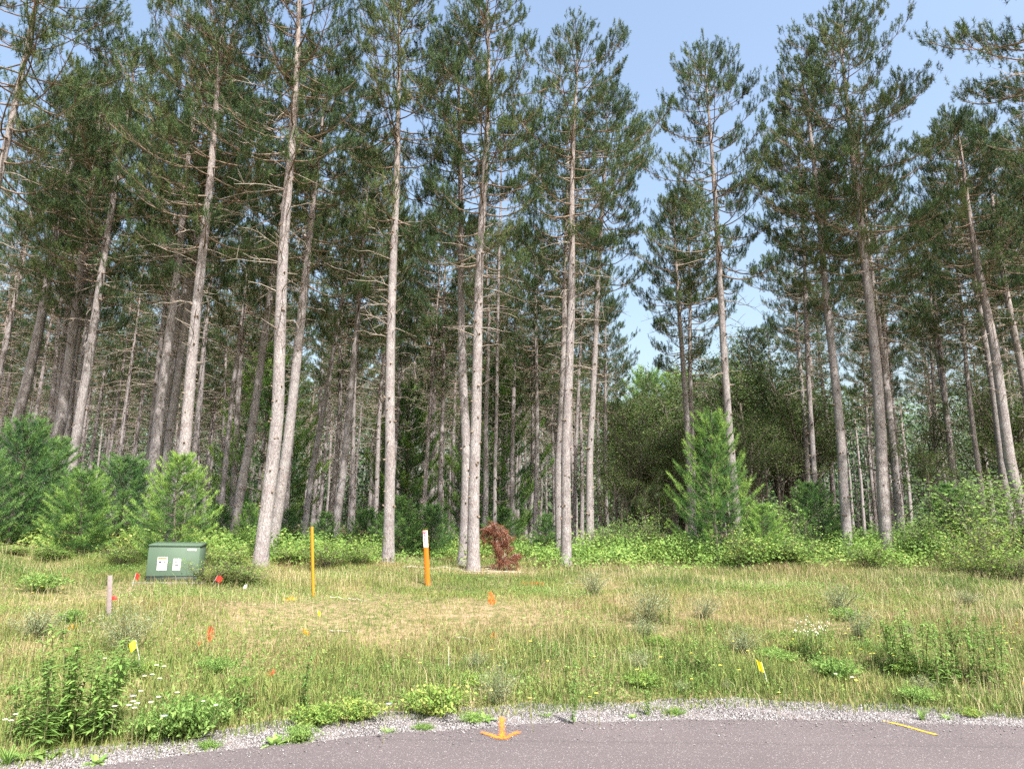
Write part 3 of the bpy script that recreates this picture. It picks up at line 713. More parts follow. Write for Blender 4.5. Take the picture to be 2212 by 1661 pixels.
for v, px, dep, top, wide, lab in [
    (BR[0], 275, 14.6, 1148, 1.0, "yellow green leafy bush just left of the green utility cabinet"),
    (BR[1], 468, 12.9, 1190, 1.3, "dense green bush against the right side of the green cabinet"),
    (BR[1], 540, 13.0, 1200, 1.5, "dense green bush second to the right of the green cabinet, below the widest trunk"),
    (BR[2], 500, 15.2, 1160, 1.5, "yellow green bush behind the right side of the green cabinet"),
    (BR[0], 445, 15.4, 1165, 1.2, "yellow green bush peeping over the right corner of the green cabinet"),
    (BR[2], 640, 16.8, 1162, 1.3, "yellow green bramble bush left of the yellow stake"),
    (BR[0], 712, 16.2, 1148, 1.2, "yellow green bush just right of the yellow stake"),
    (BR[0], 775, 16.8, 1152, 1.2, "yellow green bush left of the lone straight pine"),
    (BR[1], 1410, 20.5, 1085, .9, "green leafy sapling bush standing alone under the sky gap"),
    (BR[0], 1600, 17.5, 1120, 1.1, "yellow green bush at the foot of the young pine by the gap"),
    (BR[2], 1705, 17.6, 1135, 1.6, "wide yellow green bush between the young pine and the right trunks"),
    (BRD[0], 1700, 19.8, 1060, 1.3, "green leafy bush behind the wide yellow green bush"),
    (BRD[0], 1790, 21.5, 1070, 1.4, "green bush left of the two large right trunks"),
    (BR[2], 1880, 17.2, 1150, 1.2, "low yellow green bush between the feet of the two large right trunks"),
    (BRD[0], 1990, 18.5, 1090, 1.4, "dark green bush right of the tallest right trunk"),
    (BR[1], 2110, 16.2, 1075, 1.3, "tall pale green leafy bush at the right edge under the curving trunk"),
    (BR[1], 2190, 14.6, 1170, 1.5, "bright green bush cut by the right edge, nearest of the edge bushes"),
    (BR[0], 2125, 14.8, 1150, 1.3, "bright green bush second from the right edge"),
    (BRD[0], 2190, 18.5, 1000, 1.5, "dark leafy bush high at the right edge behind the bright ones"),
    (BRD[0], 2070, 20.5, 1010, 1.5, "dark leafy bush behind the tall pale green one"),
    (BRD[0], 1290, 22.0, 1120, 1.5, "low green bush right of the centre right pair of pines"),
    (BRD[0], 1350, 23.0, 1110, 1.5, "low green bush left of the lone sapling bush"),
    (BR[2], 20, 14.9, 1168, 1.5, "low yellow green bush at the left edge below the large young pine"),
    (BR[2], 120, 14.8, 1170, 1.5, "low yellow green bush below the spreading young pine at left"),
]:
    px_place(v, "bush", "bush", px, dep, top, lab, GS, wide)

# ------------------------------------------------------------------ value noise for the meadow
def vnoise(x, y, sc, seed):
    r = np.random.default_rng(seed).uniform(0, 1, (128, 128)); u = x * sc + 51.3; v = y * sc + 17.7
    i, j = np.floor(u).astype(int), np.floor(v).astype(int); a, b = u - i, v - j
    a = a * a * (3 - 2 * a); b = b * b * (3 - 2 * b)
    g = lambda p, q: r[p % 128, q % 128]
    return (g(i, j) * (1 - a) + g(i + 1, j) * a) * (1 - b) + (g(i, j + 1) * (1 - a) + g(i + 1, j + 1) * a) * b
rng = np.random.default_rng(5)
def scatter(n_, y0, y1, extra=1.5):
    y = np.sqrt(rng.uniform(y0 ** 2, y1 ** 2, n_)); x = rng.uniform(-1, 1, n_) * (y * .74 + extra)
    return x, y
CABX = at_depth(370, 1247, 13.1).x
def blades(name, n_, y0, y1, hfun, cfun, dfun, wid=.0032, curl=.35):
    x, y = scatter(n_, y0, y1)
    s = y - y_grav(x); d = dfun(x, y, s) * (1 - .6 * ((np.abs(x - CABX) < .75) & (y > 10.9) & (y < 14))); keep = (rng.uniform(0, 1, n_) < d) & (s > -.13 - .42 * vnoise(x, y, 2.6, 60) ** 3 * (rng.uniform(0, 1, n_) < .5))
    x, y, s = x[keep], y[keep], s[keep]; m_ = len(x)
    # gather into tussocks
    x = x + .0; h = hfun(x, y, s) * rng.uniform(.5, 1.25, m_); c = np.clip(cfun(x, y, s) + rng.normal(0, .13, m_), 0, 1)
    an = rng.uniform(0, 6.28, m_); lean = rng.uniform(.05, .75, m_) * h; z = ground(x, y)
    dx, dy = np.cos(an) * lean, np.sin(an) * lean
    bn = an + np.pi / 2 + rng.uniform(-.8, .8, m_); w_ = wid * rng.uniform(.6, 1.5, m_) * (1 + y * .035)
    sx, sy = np.cos(bn) * w_, np.sin(bn) * w_
    P0 = np.stack([x - sx, y - sy, z - .01], -1); P1 = np.stack([x + sx, y + sy, z - .01], -1)
    mx, my, mz = x + dx * curl, y + dy * curl, z + h * .6
    P2 = np.stack([mx - sx * .8, my - sy * .8, mz], -1); P3 = np.stack([mx + sx * .8, my + sy * .8, mz], -1)
    P4 = np.stack([x + dx, y + dy, z + h], -1)
    V = np.stack([P0, P1, P2, P3, P4], 1).reshape(-1, 3); i = np.arange(m_)[:, None] * 5
    a = Acc(); a.add(V, np.concatenate([i + [[0, 1, 3]], i + [[0, 3, 2]], i + [[2, 3, 4]]]), np.repeat(c, 5))
    o = mesh_obj(name, a.mesh(name, M_grass)); return tag(o, kind="stuff")
def bare(x, y):     # sandy thin patch in the middle left, plus noise
    e = np.exp(-(((x + 1.8) / 4.2) ** 2 + ((y - 10.8) / 2.0) ** 2))
    e2 = np.exp(-(((x + .3) / 2.3) ** 2 + ((y - 16.8) / 1.8) ** 2))
    return np.clip(.85 * e + 1.0 * e2, 0, 1)
def dens_(x, y, s):
    nzz = vnoise(x, y, .9, 1) * .6 + vnoise(x, y, 3.1, 2) * .4
    return np.clip(.25 + 1.2 * nzz - .75 * bare(x, y) + .5 * np.exp(-(s / 1.2) ** 2), .12, 1) * np.clip((26 - y) / 6, 0, 1)
def hgt_(x, y, s):
    return (.03 + .14 * vnoise(x, y, 1.3, 3) ** 1.6 + .05 * np.clip((x - 1) / 5, 0, 1) * vnoise(x, y, .5, 4)) * (1 - .6 * bare(x, y)) * np.clip(.45 + s * .8, .3, 1)
def col_(x, y, s):
    green = .55 * vnoise(x, y, .45, 6) + .45 * vnoise(x, y, 1.9, 7)
    c = .80 + .30 * (vnoise(x, y, 1.1, 40) - .5) - .95 * (green - .08) + .22 * bare(x, y) - .22 * np.exp(-(s / 2.0) ** 2)
    return np.clip(c, .02, .97)
blades("meadow_grass", 1150000, 4.4, 26, hgt_, col_, dens_, .0021)
blades("verge_grass", 150000, 4.4, 10.5, lambda x, y, s: (.08 + .12 * vnoise(x, y, 2, 8)) * np.clip(.4 + s, .4, 1), lambda x, y, s: .24 + .3 * vnoise(x, y, 1.2, 9), lambda x, y, s: np.clip(1.25 - s * .42, 0, 1) * np.clip(.15 + vnoise(x, y, 1.6, 10), 0, 1), .003)
blades("seed_stalks", 75000, 6.2, 22, lambda x, y, s: .13 + .18 * vnoise(x, y, .7, 11), lambda x, y, s: .66 + .25 * vnoise(x, y, 1, 12), lambda x, y, s: np.clip(vnoise(x, y, .6, 13) * 1.5 - .35 + .4 * np.clip(x / 6, 0, 1), 0, 1) * (1 - .8 * bare(x, y)), .0015, .2)

M_grass_real = M_grass
M_grass = leaf_mat("rusty_grass", [(0, (.13, .12, .05)), (.5, (.24, .165, .08)), (1, (.34, .24, .15))], .25, .8)
blades("rusty_grass", 170000, 7.5, 24, lambda x, y, s: .07 + .16 * vnoise(x, y, .9, 50), lambda x, y, s: .2 + .6 * vnoise(x, y, 1.5, 51), lambda x, y, s: np.clip(vnoise(x, y, .55, 52) * 2.2 - 1.05 + .25 * np.clip(x / 6, -.6, 1), 0, 1) * (1 - .7 * bare(x, y)) * np.clip(s - 1, 0, 1), .0018, .25)
M_grass = M_grass_real
# low broad-leaved herbs through the meadow
a = Acc(); n_ = 42000; x, y = scatter(n_, 4.6, 20)
kp = rng.uniform(0, 1, n_) < np.clip(vnoise(x, y, .8, 14) * 1.7 - .3 + .35 * np.exp(-((y - 7.8) / 1.2) ** 2), 0, 1) * (1 - .6 * bare(x, y)); kp &= (y - y_grav(x)) > .1
x, y = x[kp], y[kp]; kk = 9
X = np.repeat(x, kk) + rng.normal(0, .05, len(x) * kk); Y = np.repeat(y, kk) + rng.normal(0, .05, len(x) * kk)
P = np.stack([X, Y, ground(X, Y) + rng.uniform(.01, .13, len(X))], -1)
leaves(a, P, rng.normal(0, .6, (len(X), 3)) + [0, 0, 1], rng.uniform(.014, .04, len(X)), .4, np.repeat(rng.uniform(.2, 1, len(x)), kk) + rng.normal(0, .1, len(X)))
tag(mesh_obj("meadow_herbs", a.mesh("meadow_herbs", M_weed)), kind="stuff")

# bramble belt at the forest edge
a = Acc(); n_ = 5200; y = rng.uniform(14.6, 27, n_); x = rng.uniform(-1, 1, n_) * (y * .76 + 1)
front = 15.3 + .9 * vnoise(x, y * 0, .5, 20) + 2.2 * np.exp(-((x + 1.2) / 2.8) ** 2) + 1.0 * np.clip((x - 1) / 3, 0, 1)
pd = np.clip((y - front) / .8, 0, 1) * np.clip(2.3 * vnoise(x, y, .75, 21) - .35, 0.06, 1); pd *= 1 - .93 * np.exp(-(((x + .6) / 2.6) ** 2 + ((y - 17.5) / 2.6) ** 2))
kp = rng.uniform(0, 1, n_) < pd; x, y = x[kp], y[kp]
hh = (.14 + .68 * vnoise(x, y, 1.1, 22) + .15 * np.clip((x - 2) / 4, 0, 1)) * np.clip(.5 + (y - 15) / 4, .5, 1.1); kk = 46; m_ = len(x)
hX = np.repeat(hh, kk); r_ = rng.uniform(0, 1, m_ * kk) ** .6 * .36; th = rng.uniform(0, 6.28, m_ * kk)
X = np.repeat(x, kk) + r_ * np.cos(th); Y = np.repeat(y, kk) + r_ * np.sin(th)
P = np.stack([X, Y, ground(X, Y) + hX * (1 - (r_ / .42) ** 2) * rng.uniform(.45, 1.05, len(X))], -1)
tone = np.repeat(.3 + .5 * vnoise(x, y, .5, 23) + rng.normal(0, .14, m_) - .02 * np.clip(y - 17, 0, 9), kk) + rng.normal(0, .12, len(X))
leaves(a, P, rng.normal(0, .5, (len(X), 3)) + [0, -.2, 1], rng.uniform(.05, .10, len(X)), .62, tone)
tag(mesh_obj("bramble_undergrowth", a.mesh("bramble_undergrowth", M_bramble)), kind="stuff")

# far wood that closes the view
def far_wood():
    a, t_ = Acc(), Acc(); n_ = 170000
    y = rng.uniform(80, 105, n_); x = rng.uniform(-1, 1, n_) * 90
    px = CX + F_PX * x / y; hmax = np.where((px > 1300) & (px < 1720), 12, 17) + 2.5 * vnoise(x, y * .1, .22, 30) * 2 - 2
    z = ground(x, y) + rng.uniform(0, 1, n_) ** .8 * hmax
    P = np.stack([x, y, z], -1)
    leaves(a, P, rng.normal(0, .6, (n_, 3)) + [0, -.8, .5], rng.uniform(.28, .7, n_), .5, rng.uniform(0, .6, n_))
    for _ in range(260):
        yy = rng.uniform(79, 104); xx = rng.uniform(-78, 78); g = gz(xx, yy)
        tube(t_, [[xx, yy, g - .2], [xx + .1, yy, g + 6], [xx, yy, g + 15]], [.17, .13, .05], 6)
    o = mesh_obj("distant_woods", a.mesh("distant_woods", M_needle)); tag(o, kind="stuff")
    o2 = mesh_obj("distant_trunks", t_.mesh("distant_trunks", M_bark)); tag(o2, kind="stuff")
far_wood()

# ------------------------------------------------------------------ single plants in the meadow
def strip_leaf(acc, p, d, L, w_, droop, rnd, seg=3):
    p = np.array(p, float); d = norm(np.array(d, float)); sdv = norm(np.cross(d, [0, 0, 1.])); V = []
    for i in range(seg + 1):
        t = i / seg; c = p + d * L * t + np.array([0, 0, -1]) * droop * L * t * t; ww = w_ * math.sin(math.pi * min(1, .12 + .88 * t)) * (0.05 if i == seg else 1)
        V += [c - sdv * ww / 2, c + sdv * ww / 2]
    F = [[2 * i, 2 * i + 1, 2 * i + 3, 2 * i + 2] for i in range(seg)]
    acc.add(V, F, np.clip(rnd, 0, 1))
def leafy(seed, stems=7, spread=.16, nl=80, ll=.135, lw=.026, M=None, h=1.0, top=False):
    global rng
    rng = np.random.default_rng(seed); st, lf, fl = Acc(), Acc(), Acc()
    for _ in range(stems):
        an = rng.uniform(0, 6.28); r = spread * rng.uniform(0, 1) ** .6 if stems > 1 else 0; H = h * rng.uniform(.68, 1.0) if stems > 1 else h
        p = np.array([math.cos(an) * r, math.sin(an) * r, 0]); ln = np.array([math.cos(an), math.sin(an), 0]) * rng.uniform(.02, .16) * H
        q = np.stack([p + ln * t ** 2 + [0, 0, H * t] for t in np.linspace(-.02, 1, 7)])
        tube(st, q, np.linspace(.006, .003, 7), 4, rng.uniform(0, 1))
        tn = rng.uniform(.3, .7)
        for i in range(nl):
            t = rng.uniform(.08, 1); c = p + ln * t * t + [0, 0, H * t]; a_ = rng.uniform(0, 6.28)
            strip_leaf(lf, c, [math.cos(a_), math.sin(a_), rng.uniform(.2, .9)], ll * rng.uniform(.7, 1.2) * (1.15 - .6 * t), lw, rng.uniform(.2, .7), tn + rng.normal(0, .15))
        if top:
            for i in range(2): leaves(fl, (p + ln + [0, 0, H])[None] + rng.normal(0, .035, (3, 3)), np.tile([0, 0, 1.], (3, 1)) + rng.normal(0, .5, (3, 3)), .018, .9)
    d = {"stems": st.mesh("stems", M_stem), "leaves": lf.mesh("leaves", M or M_weed)}
    if top: d["flowers"] = fl.mesh("flowers", M_petal)
    return d, h
def feathery(seed, n_=60, h=.5, r=.3, M=None, nl=26, size=.022, asp=.3):
    global rng
    rng = np.random.default_rng(seed); st, lf = Acc(), Acc()
    for _ in range(n_):
        an = rng.uniform(0, 6.28); sp_ = rng.uniform(0, 1) ** .7 * r; H = h * rng.uniform(.6, 1) * (1 - .3 * (sp_ / r) ** 2)
        q = np.stack([np.array([math.cos(an) * sp_ * t, math.sin(an) * sp_ * t, H * (t ** .85)]) for t in np.linspace(0, 1, 5)]) + rng.normal(0, .008, (5, 3))
        tube(st, q, np.linspace(.003, .0012, 5), 3, rng.uniform(0, 1))
        t = rng.uniform(.15, 1, nl); P = np.stack([np.interp(t, np.linspace(0, 1, 5), q[:, i]) for i in range(3)], -1) + rng.normal(0, .018, (nl, 3)); P[:, 2] = np.maximum(P[:, 2], .01)
        leaves(lf, P, rng.normal(0, 1, (nl, 3)) + [0, 0, .6], size * rng.uniform(.6, 1.3, nl), asp, rng.uniform(.2, .9) + rng.normal(0, .12, nl), rng.normal(0, .6, (nl, 3)) + [0, 0, .7])
    return {"stems": st.mesh("stems", M_stem), "leaves": lf.mesh("leaves", M or M_sage)}, h
def rosette(seed, n_=14, L=.26, w_=.055, up=1.0, M=None):
    global rng
    rng = np.random.default_rng(seed); lf, st = Acc(), Acc()
    for i in range(n_):
        an = i * 2.4 + rng.uniform(-.2, .2)
        strip_leaf(lf, [0, 0, .01], [math.cos(an), math.sin(an), up * rng.uniform(.5, 1.5)], L * rng.uniform(.6, 1.1), w_, rng.uniform(.2, .6), rng.uniform(.3, 1), 5)
    return {"leaves": lf.mesh("leaves", M or M_weed)}, L
W_tall = [leafy(91, 7, .26, 62), leafy(92, 9, .32, 62), leafy(93, 5, .18, 60)]
W_one = [leafy(94, 1, 0, 110, .15, .03), leafy(95, 2, .04, 80, .16, .034)]
W_sage = [feathery(96), feathery(97, 70, .5, .26)]
W_low = [feathery(98, 90, .3, .42, M_shrub, 30, .04, .5), feathery(99, 80, .3, .36, M_weed, 34, .035, .45)]
W_rose = [rosette(100), rosette(101, 10, .3, .08, .8)]
W_tuft = [rosette(102, 60, .28, .009, 2.2), rosette(103, 34, .24, .012, 1.2)]
W_bush = leafy(104, 22, .22, 46, .09, .015, M_weed, .6, True)
W_rust = leafy(105, 2, .02, 130, .03, .01, M_rustplant, 1.0)
def plant(var, name, px, py, hpx, label, group, wide=1.0, cat="plant"):
    g = on_ground(px, py); h = hpx / F_PX * g.y
    return place(var, name, cat, (g.x, g.y, g.z - .01), h, label, group, None, wide)
GW = "weeds growing in the meadow"; GR = "weeds growing in the gravel shoulder"
for v, nm, px, py, hp, wd, lab in [
    (W_tall[1], "tall_weed", 118, 1605, 215, 1.15, "tall dark leafy weed clump at bottom left, leftmost stems of the big stand"),
    (W_tall[0], "tall_weed", 172, 1592, 240, 1.1, "tallest leafy weed clump of the big stand at bottom left"),
    (W_tall[2], "tall_weed", 222, 1600, 175, 1.2, "shorter leafy weed clump at the right side of the big bottom left stand"),
    (W_tall[2], "tall_weed", 62, 1598, 140, 1.3, "short leafy weed clump near the bottom left corner"),
    (W_tall[0], "tall_weed", 262, 1480, 90, 1.1, "leafy weeds beneath the left yellow flag"),
    (W_low[1], "low_weed", 405, 1598, 95, .9, "rounded feathery green weed beside the gravel at lower left"),
    (W_low[1], "low_weed", 330, 1600, 60, 1.1, "low feathery green weed left of the rounded one at lower left"),
    (W_tall[2], "tall_weed", 512, 1548, 135, .9, "leafy weed beside the rusty seed stalk"),
    (W_rust, "seed_stalk", 548, 1525, 125, .6, "rusty brown dock seed stalk standing in green weeds lower left"),
    (W_one[0], "tall_weed", 655, 1535, 125, .9, "single broad leaved weed stem right of the rusty stalk"),
    (W_one[1], "tall_weed", 490, 1565, 70, 1.1, "pale broad leaved weed left of the rusty stalk near the gravel"),
    (W_low[0], "low_weed", 690, 1565, 42, 1.3, "lime green low patch at the gravel edge, left of two"),
    (W_low[0], "low_weed", 770, 1555, 42, 1.3, "lime green low patch at the gravel edge, right of two"),
    (W_low[0], "low_weed", 940, 1545, 58, 1.2, "bright green feathery mound at the gravel edge below the orange post"),
    (W_sage[0], "grey_weed", 1080, 1525, 90, 1.2, "grey green airy weed above the orange arrow"),
    (W_sage[1], "grey_weed", 1282, 1288, 62, 1.3, "pale grey weed in the grass below the pine right of the centre pair"),
    (W_sage[0], "grey_weed", 1398, 1352, 98, 1.1, "large grey green airy weed under the small dark seed head right of centre"),
    (W_sage[1], "grey_weed", 1815, 1325, 70, 1.2, "grey green weed below the left large right trunk"),
    (W_sage[0], "grey_weed", 1855, 1385, 80, 1.0, "grey green weed above the white flowered bush"),
    (W_sage[1], "grey_weed", 75, 1385, 75, 1.6, "wide grey green weed at the left edge below the bushes"),
    (W_sage[0], "grey_weed", 270, 1410, 110, 1.3, "airy grey green weed below the wooden stake"),
    (W_sage[1], "grey_weed", 2090, 1310, 40, 1.8, "low grey weed near the right edge"),
    (W_sage[0], "grey_weed", 1600, 1420, 70, 1.4, "airy grey green weed left of the right hand weeds, mid meadow"),
    (W_bush, "flowering_bush", 1755, 1425, 78, 1.0, "dark round weed topped with small white flowers in the right meadow"),
    (W_tall[2], "tall_weed", 1522, 1460, 125, .9, "narrow leafy weed clump in the middle of the right meadow"),
    (W_tall[1], "tall_weed", 1970, 1462, 150, 1.2, "broad leafy weed thicket in the right meadow, left part"),
    (W_tall[0], "tall_weed", 2025, 1480, 140, 1.2, "leafy weed thicket in the right meadow, middle part"),
    (W_tall[2], "tall_weed", 2090, 1470, 160, 1.0, "upright leafy weeds in the right meadow, right part"),
    (W_tall[2], "tall_weed", 2145, 1480, 145, 1.1, "upright leafy weeds nearest the right edge of the meadow"),
    (W_low[1], "low_weed", 1800, 1470, 50, 1.2, "low green weed below the white flowered bush"),
    (W_one[1], "tall_weed", 1398, 1545, 65, 1.0, "small leafy weed right of the tall roadside weed"),
    (W_low[1], "low_weed", 1980, 1520, 38, 1.2, "low green weed above the yellow road dash"),
    (W_low[1], "low_weed", 90, 1278, 40, 1.3, "small green weed patch left of the wooden stake"),
    (W_low[1], "low_weed", 155, 1345, 30, 1.0, "small dark green weed left below the wooden stake"),
]:
    plant(v, nm, px, py, hp, lab, GW, wd)
for v, nm, px, py, hp, wd, lab in [
    (W_one[0], "tall_weed", 1237, 1568, 128, .8, "tall single leafy weed growing out of the gravel right of the arrow"),
    (W_rose[0], "rosette_weed", 592, 1612, 52, 1.0, "star shaped broad leaved weed in the gravel at left"),
    (W_low[1], "low_weed", 645, 1606, 40, 1.0, "leafy weed in the gravel right of the star shaped one"),
    (W_tuft[1], "grass_tuft", 838, 1585, 30, 1.2, "thin weed with a stalk in the gravel, left of the low green tuft"),
    (W_low[1], "low_weed", 913, 1577, 16, 1.6, "flat green tuft in the gravel left of the orange arrow"),
    (W_rose[1], "rosette_weed", 1048, 1558, 40, 1.0, "pale broad leaved weed beside the top of the orange arrow"),
    (W_low[1], "low_weed", 1022, 1560, 22, 1.5, "low weed left of the pale broad leaved one by the arrow"),
    (W_tuft[1], "grass_tuft", 1180, 1550, 24, 1.2, "grass tuft in the gravel between the arrow and the tall weed"),
    (W_rose[0], "rosette_weed", 1365, 1552, 24, 1.2, "low leafy weed in the gravel right of the tall roadside weed"),
    (W_low[1], "low_weed", 1460, 1545, 16, 1.6, "flat weed patch in the gravel below the right meadow"),
    (W_tuft[0], "grass_tuft", 1993, 1558, 44, .8, "upright grass tuft in the gravel above the yellow dash"),
    (W_tuft[1], "grass_tuft", 2045, 1555, 30, 1.0, "grass tuft in the gravel right of the upright tuft"),
    (W_tuft[0], "grass_tuft", 2158, 1540, 36, 1.1, "dense grass tuft at the gravel edge near the right border"),
    (W_low[0], "low_weed", 2095, 1548, 20, 1.2, "bright green weed in the gravel near the right border"),
    (W_rose[1], "rosette_weed", 65, 1640, 55, 1.1, "broad leaved weed in the bottom left corner"),
    (W_rose[1], "rosette_weed", 110, 1632, 40, 1.3, "broad leaved weed second from the bottom left corner"),
    (W_rose[0], "rosette_weed", 210, 1652, 45, 1.0, "small weed in the gravel at the bottom left"),
    (W_tuft[0], "grass_tuft", 15, 1655, 60, 1.0, "grass tuft at the bottom left corner"),
    (W_low[1], "low_weed", 450, 1618, 20, 1.4, "flat weed in the gravel at lower left"),
    (W_tuft[1], "grass_tuft", 700, 1590, 18, 1.2, "tiny grass tuft in the gravel at left"),
]:
    plant(v, nm, px, py, hp, lab, GR, wd)

for i in range(64):
    px, py = (random.uniform(1350, 2200), random.uniform(1330, 1510)) if i < 34 else (random.uniform(20, 1300), random.uniform(1440, 1530))
    wh = "right hand" if i < 34 else "left hand"
    v = random.choice([W_tall[2], W_tall[0], W_one[1], W_low[1], W_low[0], W_sage[0], W_sage[1], W_low[1]])
    plant(v, "meadow_weed", px, py, random.uniform(22, 62) if v not in W_low else random.uniform(14, 34), "small leafy weed scattered in the near %s meadow" % wh, "small weeds in the near %s meadow" % wh, random.uniform(.9, 1.5))

# ------------------------------------------------------------------ flowers
def flower(mp, r=.022, h=.35, petals=11):
    st, pe, ce = Acc(), Acc(), Acc()
    tube(st, [[0, .03, 0], [.01, .02, h * .5], [0, 0, h]], [.0025, .002, .0015], 4)
    for i in range(petals):
        a_ = i / petals * 6.283; d = np.array([math.cos(a_), math.sin(a_), .12]); s_ = np.array([-d[1], d[0], 0]) * r * .28
        c = np.array([0, 0, h])
        pe.add([c + d * r * .15, c + d * r * .7 + s_, c + d * r * 1.05, c + d * r * .7 - s_], [[0, 1, 2, 3]])
    th = np.arange(8) / 8 * 6.283
    ce.add(np.concatenate([np.stack([np.cos(th) * r * .3, np.sin(th) * r * .3, np.full(8, h + .002)], -1), [[0, 0, h + r * .25]]]), [[i, (i + 1) % 8, 8] for i in range(8)])
    return {"stem": st.mesh("stem", M_stem), "petals": pe.mesh("petals", mp), "flower_centre": ce.mesh("flower_centre", M_yc)}
F_w, F_y, F_b = flower(M_petal, .021), flower(M_yc, .018, .3, 8), flower(M_blue, .024, .3, 12)
def put_flower(v, px, py, h, name, lab, grp, sc=1.0):
    d = ray(px, py); t = 3.0
    while t < 40:
        x, y, z = d[0] * t, d[1] * t, EYE + d[2] * t
        if z <= gz(x, y) + h * sc: break
        t += .01
    o = thing(name, (x, y, z - h * sc), lab, "flower", grp, random.uniform(0, 6.28), sc)
    for nm, me in v.items(): mesh_obj(nm, me, o)
for zx, zy in [(970, 1018), (1015, 1025), (895, 1085), (942, 1075), (990, 1100), (872, 1177), (1097, 1187), (982, 1215), (825, 1242), (800, 1265), (832, 1282), (935, 1247), (710, 1272), (850, 1255)]:
    put_flower(F_w, zx * .3488, 1081 + zy * .3488, .35, "white_flower", "white daisy like flower in the grass below the left yellow flag", "white flowers below the left yellow flag", .9)
for zx, zy in [(97, 1322), (32, 1355), (68, 1360), (1338, 1265), (1258, 1240), (650, 975), (1575, 640)]:
    put_flower(F_w, zx * .3488, 1081 + zy * .3488, .35, "white_flower", "small pale flower scattered alone in the left meadow", "lone pale flowers at left", .8)
for px, py in [(287, 1503), (354, 1546), (840, 1520)]: put_flower(F_b, px, py, .3, "blue_flower", "small violet blue flower in the grass near the roadside", "blue flowers")
for px, py in [(1841, 1462), (1805, 1455), (2050, 1243), (2060, 1240), (1925, 1246), (1940, 1248)]:
    put_flower(F_w, px, py, .35, "white_flower", "small white flower in the right meadow", "white flowers in the right meadow", .9)
for i in range(70):
    px, py = (random.uniform(1700, 2200), random.uniform(1330, 1420)) if i < 34 else ((random.uniform(10, 160), random.uniform(1220, 1290)) if i < 46 else (random.uniform(750, 2150), random.uniform(1380, 1510)))
    wh = "in the right meadow" if i < 34 else ("in the far left grass" if i < 46 else "in the near meadow")
    put_flower(F_y, px, py, .3, "yellow_flower", "tiny yellow flower " + wh, "tiny yellow flowers " + wh, random.uniform(.7, 1.1))

# ------------------------------------------------------------------ made things
def box_acc(acc, x0, x1, y0, y1, z0, z1, bev=0.0, top_in=(0, 0)):
    """box with chamfered vertical and upper edges"""
    b = bev
    def ringz(z, ins, ty=0): 
        return [(x0 + ins + b, y0 + ins + ty, z), (x1 - ins - b, y0 + ins + ty, z), (x1 - ins, y0 + ins + b + ty, z), (x1 - ins, y1 - ins - b, z), (x1 - ins - b, y1 - ins, z), (x0 + ins + b, y1 - ins, z), (x0 + ins, y1 - ins - b, z), (x0 + ins, y0 + ins + b + ty, z)]
    rings = [ringz(z0, 0), ringz(z1 - b, 0, top_in[0]), ringz(z1, b, top_in[0])]
    V = np.array(sum(rings, [])); F = []
    for r in range(2):
        for i in range(8): F.append([r * 8 + i, r * 8 + (i + 1) % 8, (r + 1) * 8 + (i + 1) % 8, (r + 1) * 8 + i])
    acc.add(V, F); acc.add(V[16:24], [list(range(8))]); acc.add(V[0:8], [list(range(7, -1, -1))])
def quad_panel(x0, x1, z0, z1, y, material, name, parent, th=.0025):
    a = Acc(); box_acc(a, x0, x1, y - th, y, z0, z1, .0004); return mesh_obj(name, a.mesh(name, material), parent)
def text_obj(txt, size, loc, rot, material, name, parent):
    cu = bpy.data.curves.new(name, 'FONT'); cu.body = txt; cu.size = size; cu.extrude = .0008; cu.align_x = 'CENTER'; cu.align_y = 'CENTER'
    tmp = bpy.data.objects.new(name, cu); link(tmp); bpy.context.view_layer.update()
    me = bpy.data.meshes.new_from_object(tmp.evaluated_get(bpy.context.evaluated_depsgraph_get())); bpy.data.objects.remove(tmp); me.materials.clear(); me.materials.append(material)
    o = mesh_obj(name, me, parent); o.location = loc; o.rotation_euler = rot; return o

# green utility cabinet: origin at the middle of its front bottom edge
c0 = at_depth(371, 1244, 13.1)
cab = thing("utility_cabinet", (c0.x, c0.y, c0.z), "green metal utility cabinet with two warning stickers on a concrete pad", "utility cabinet", rz=R(13))
Wd, Dp, Hc = .865, .58, .545
a = Acc(); box_acc(a, -Wd / 2, Wd / 2, 0, Dp, .0, Hc - .02, .012); mesh_obj("cabinet_body", a.mesh("cabinet_body", M_green), cab)
a = Acc()   # hood with sloping top, rising to the back, overhanging the front
zf_, zb_ = Hc, Hc + .035
Vv = [(-Wd / 2 - .005, -.006, zf_ - .035), (Wd / 2 + .005, -.006, zf_ - .035), (Wd / 2 + .005, -.006, zf_ - .008), (-Wd / 2 - .005, -.006, zf_ - .008),
      (-Wd / 2 - .004, .0, zf_), (Wd / 2 + .004, .0, zf_), (Wd / 2 - .01, Dp - .01, zb_), (-Wd / 2 + .01, Dp - .01, zb_),
      (-Wd / 2 - .005, Dp + .01, zf_ - .035), (Wd / 2 + .005, Dp + .01, zf_ - .035), (Wd / 2 + .005, Dp + .01, zb_ - .02), (-Wd / 2 - .005, Dp + .01, zb_ - .02)]
a.add(Vv, [[0, 1, 2, 3], [3, 2, 5, 4], [4, 5, 6, 7], [7, 6, 10, 11], [11, 10, 9, 8], [1, 9, 10, 2], [8, 0, 3, 11], [0, 8, 9, 1]])
a.add(Vv, [[2, 10, 6, 5], [11, 3, 4, 7]])
mesh_obj("cabinet_lid", a.mesh("cabinet_lid", M_green), cab)
a = Acc(); box_acc(a, -Wd / 2 + .01, Wd / 2 - .01, .012, Dp - .01, -.09, -.002, .006); mesh_obj("plinth", a.mesh("plinth", M_green_dk), cab)
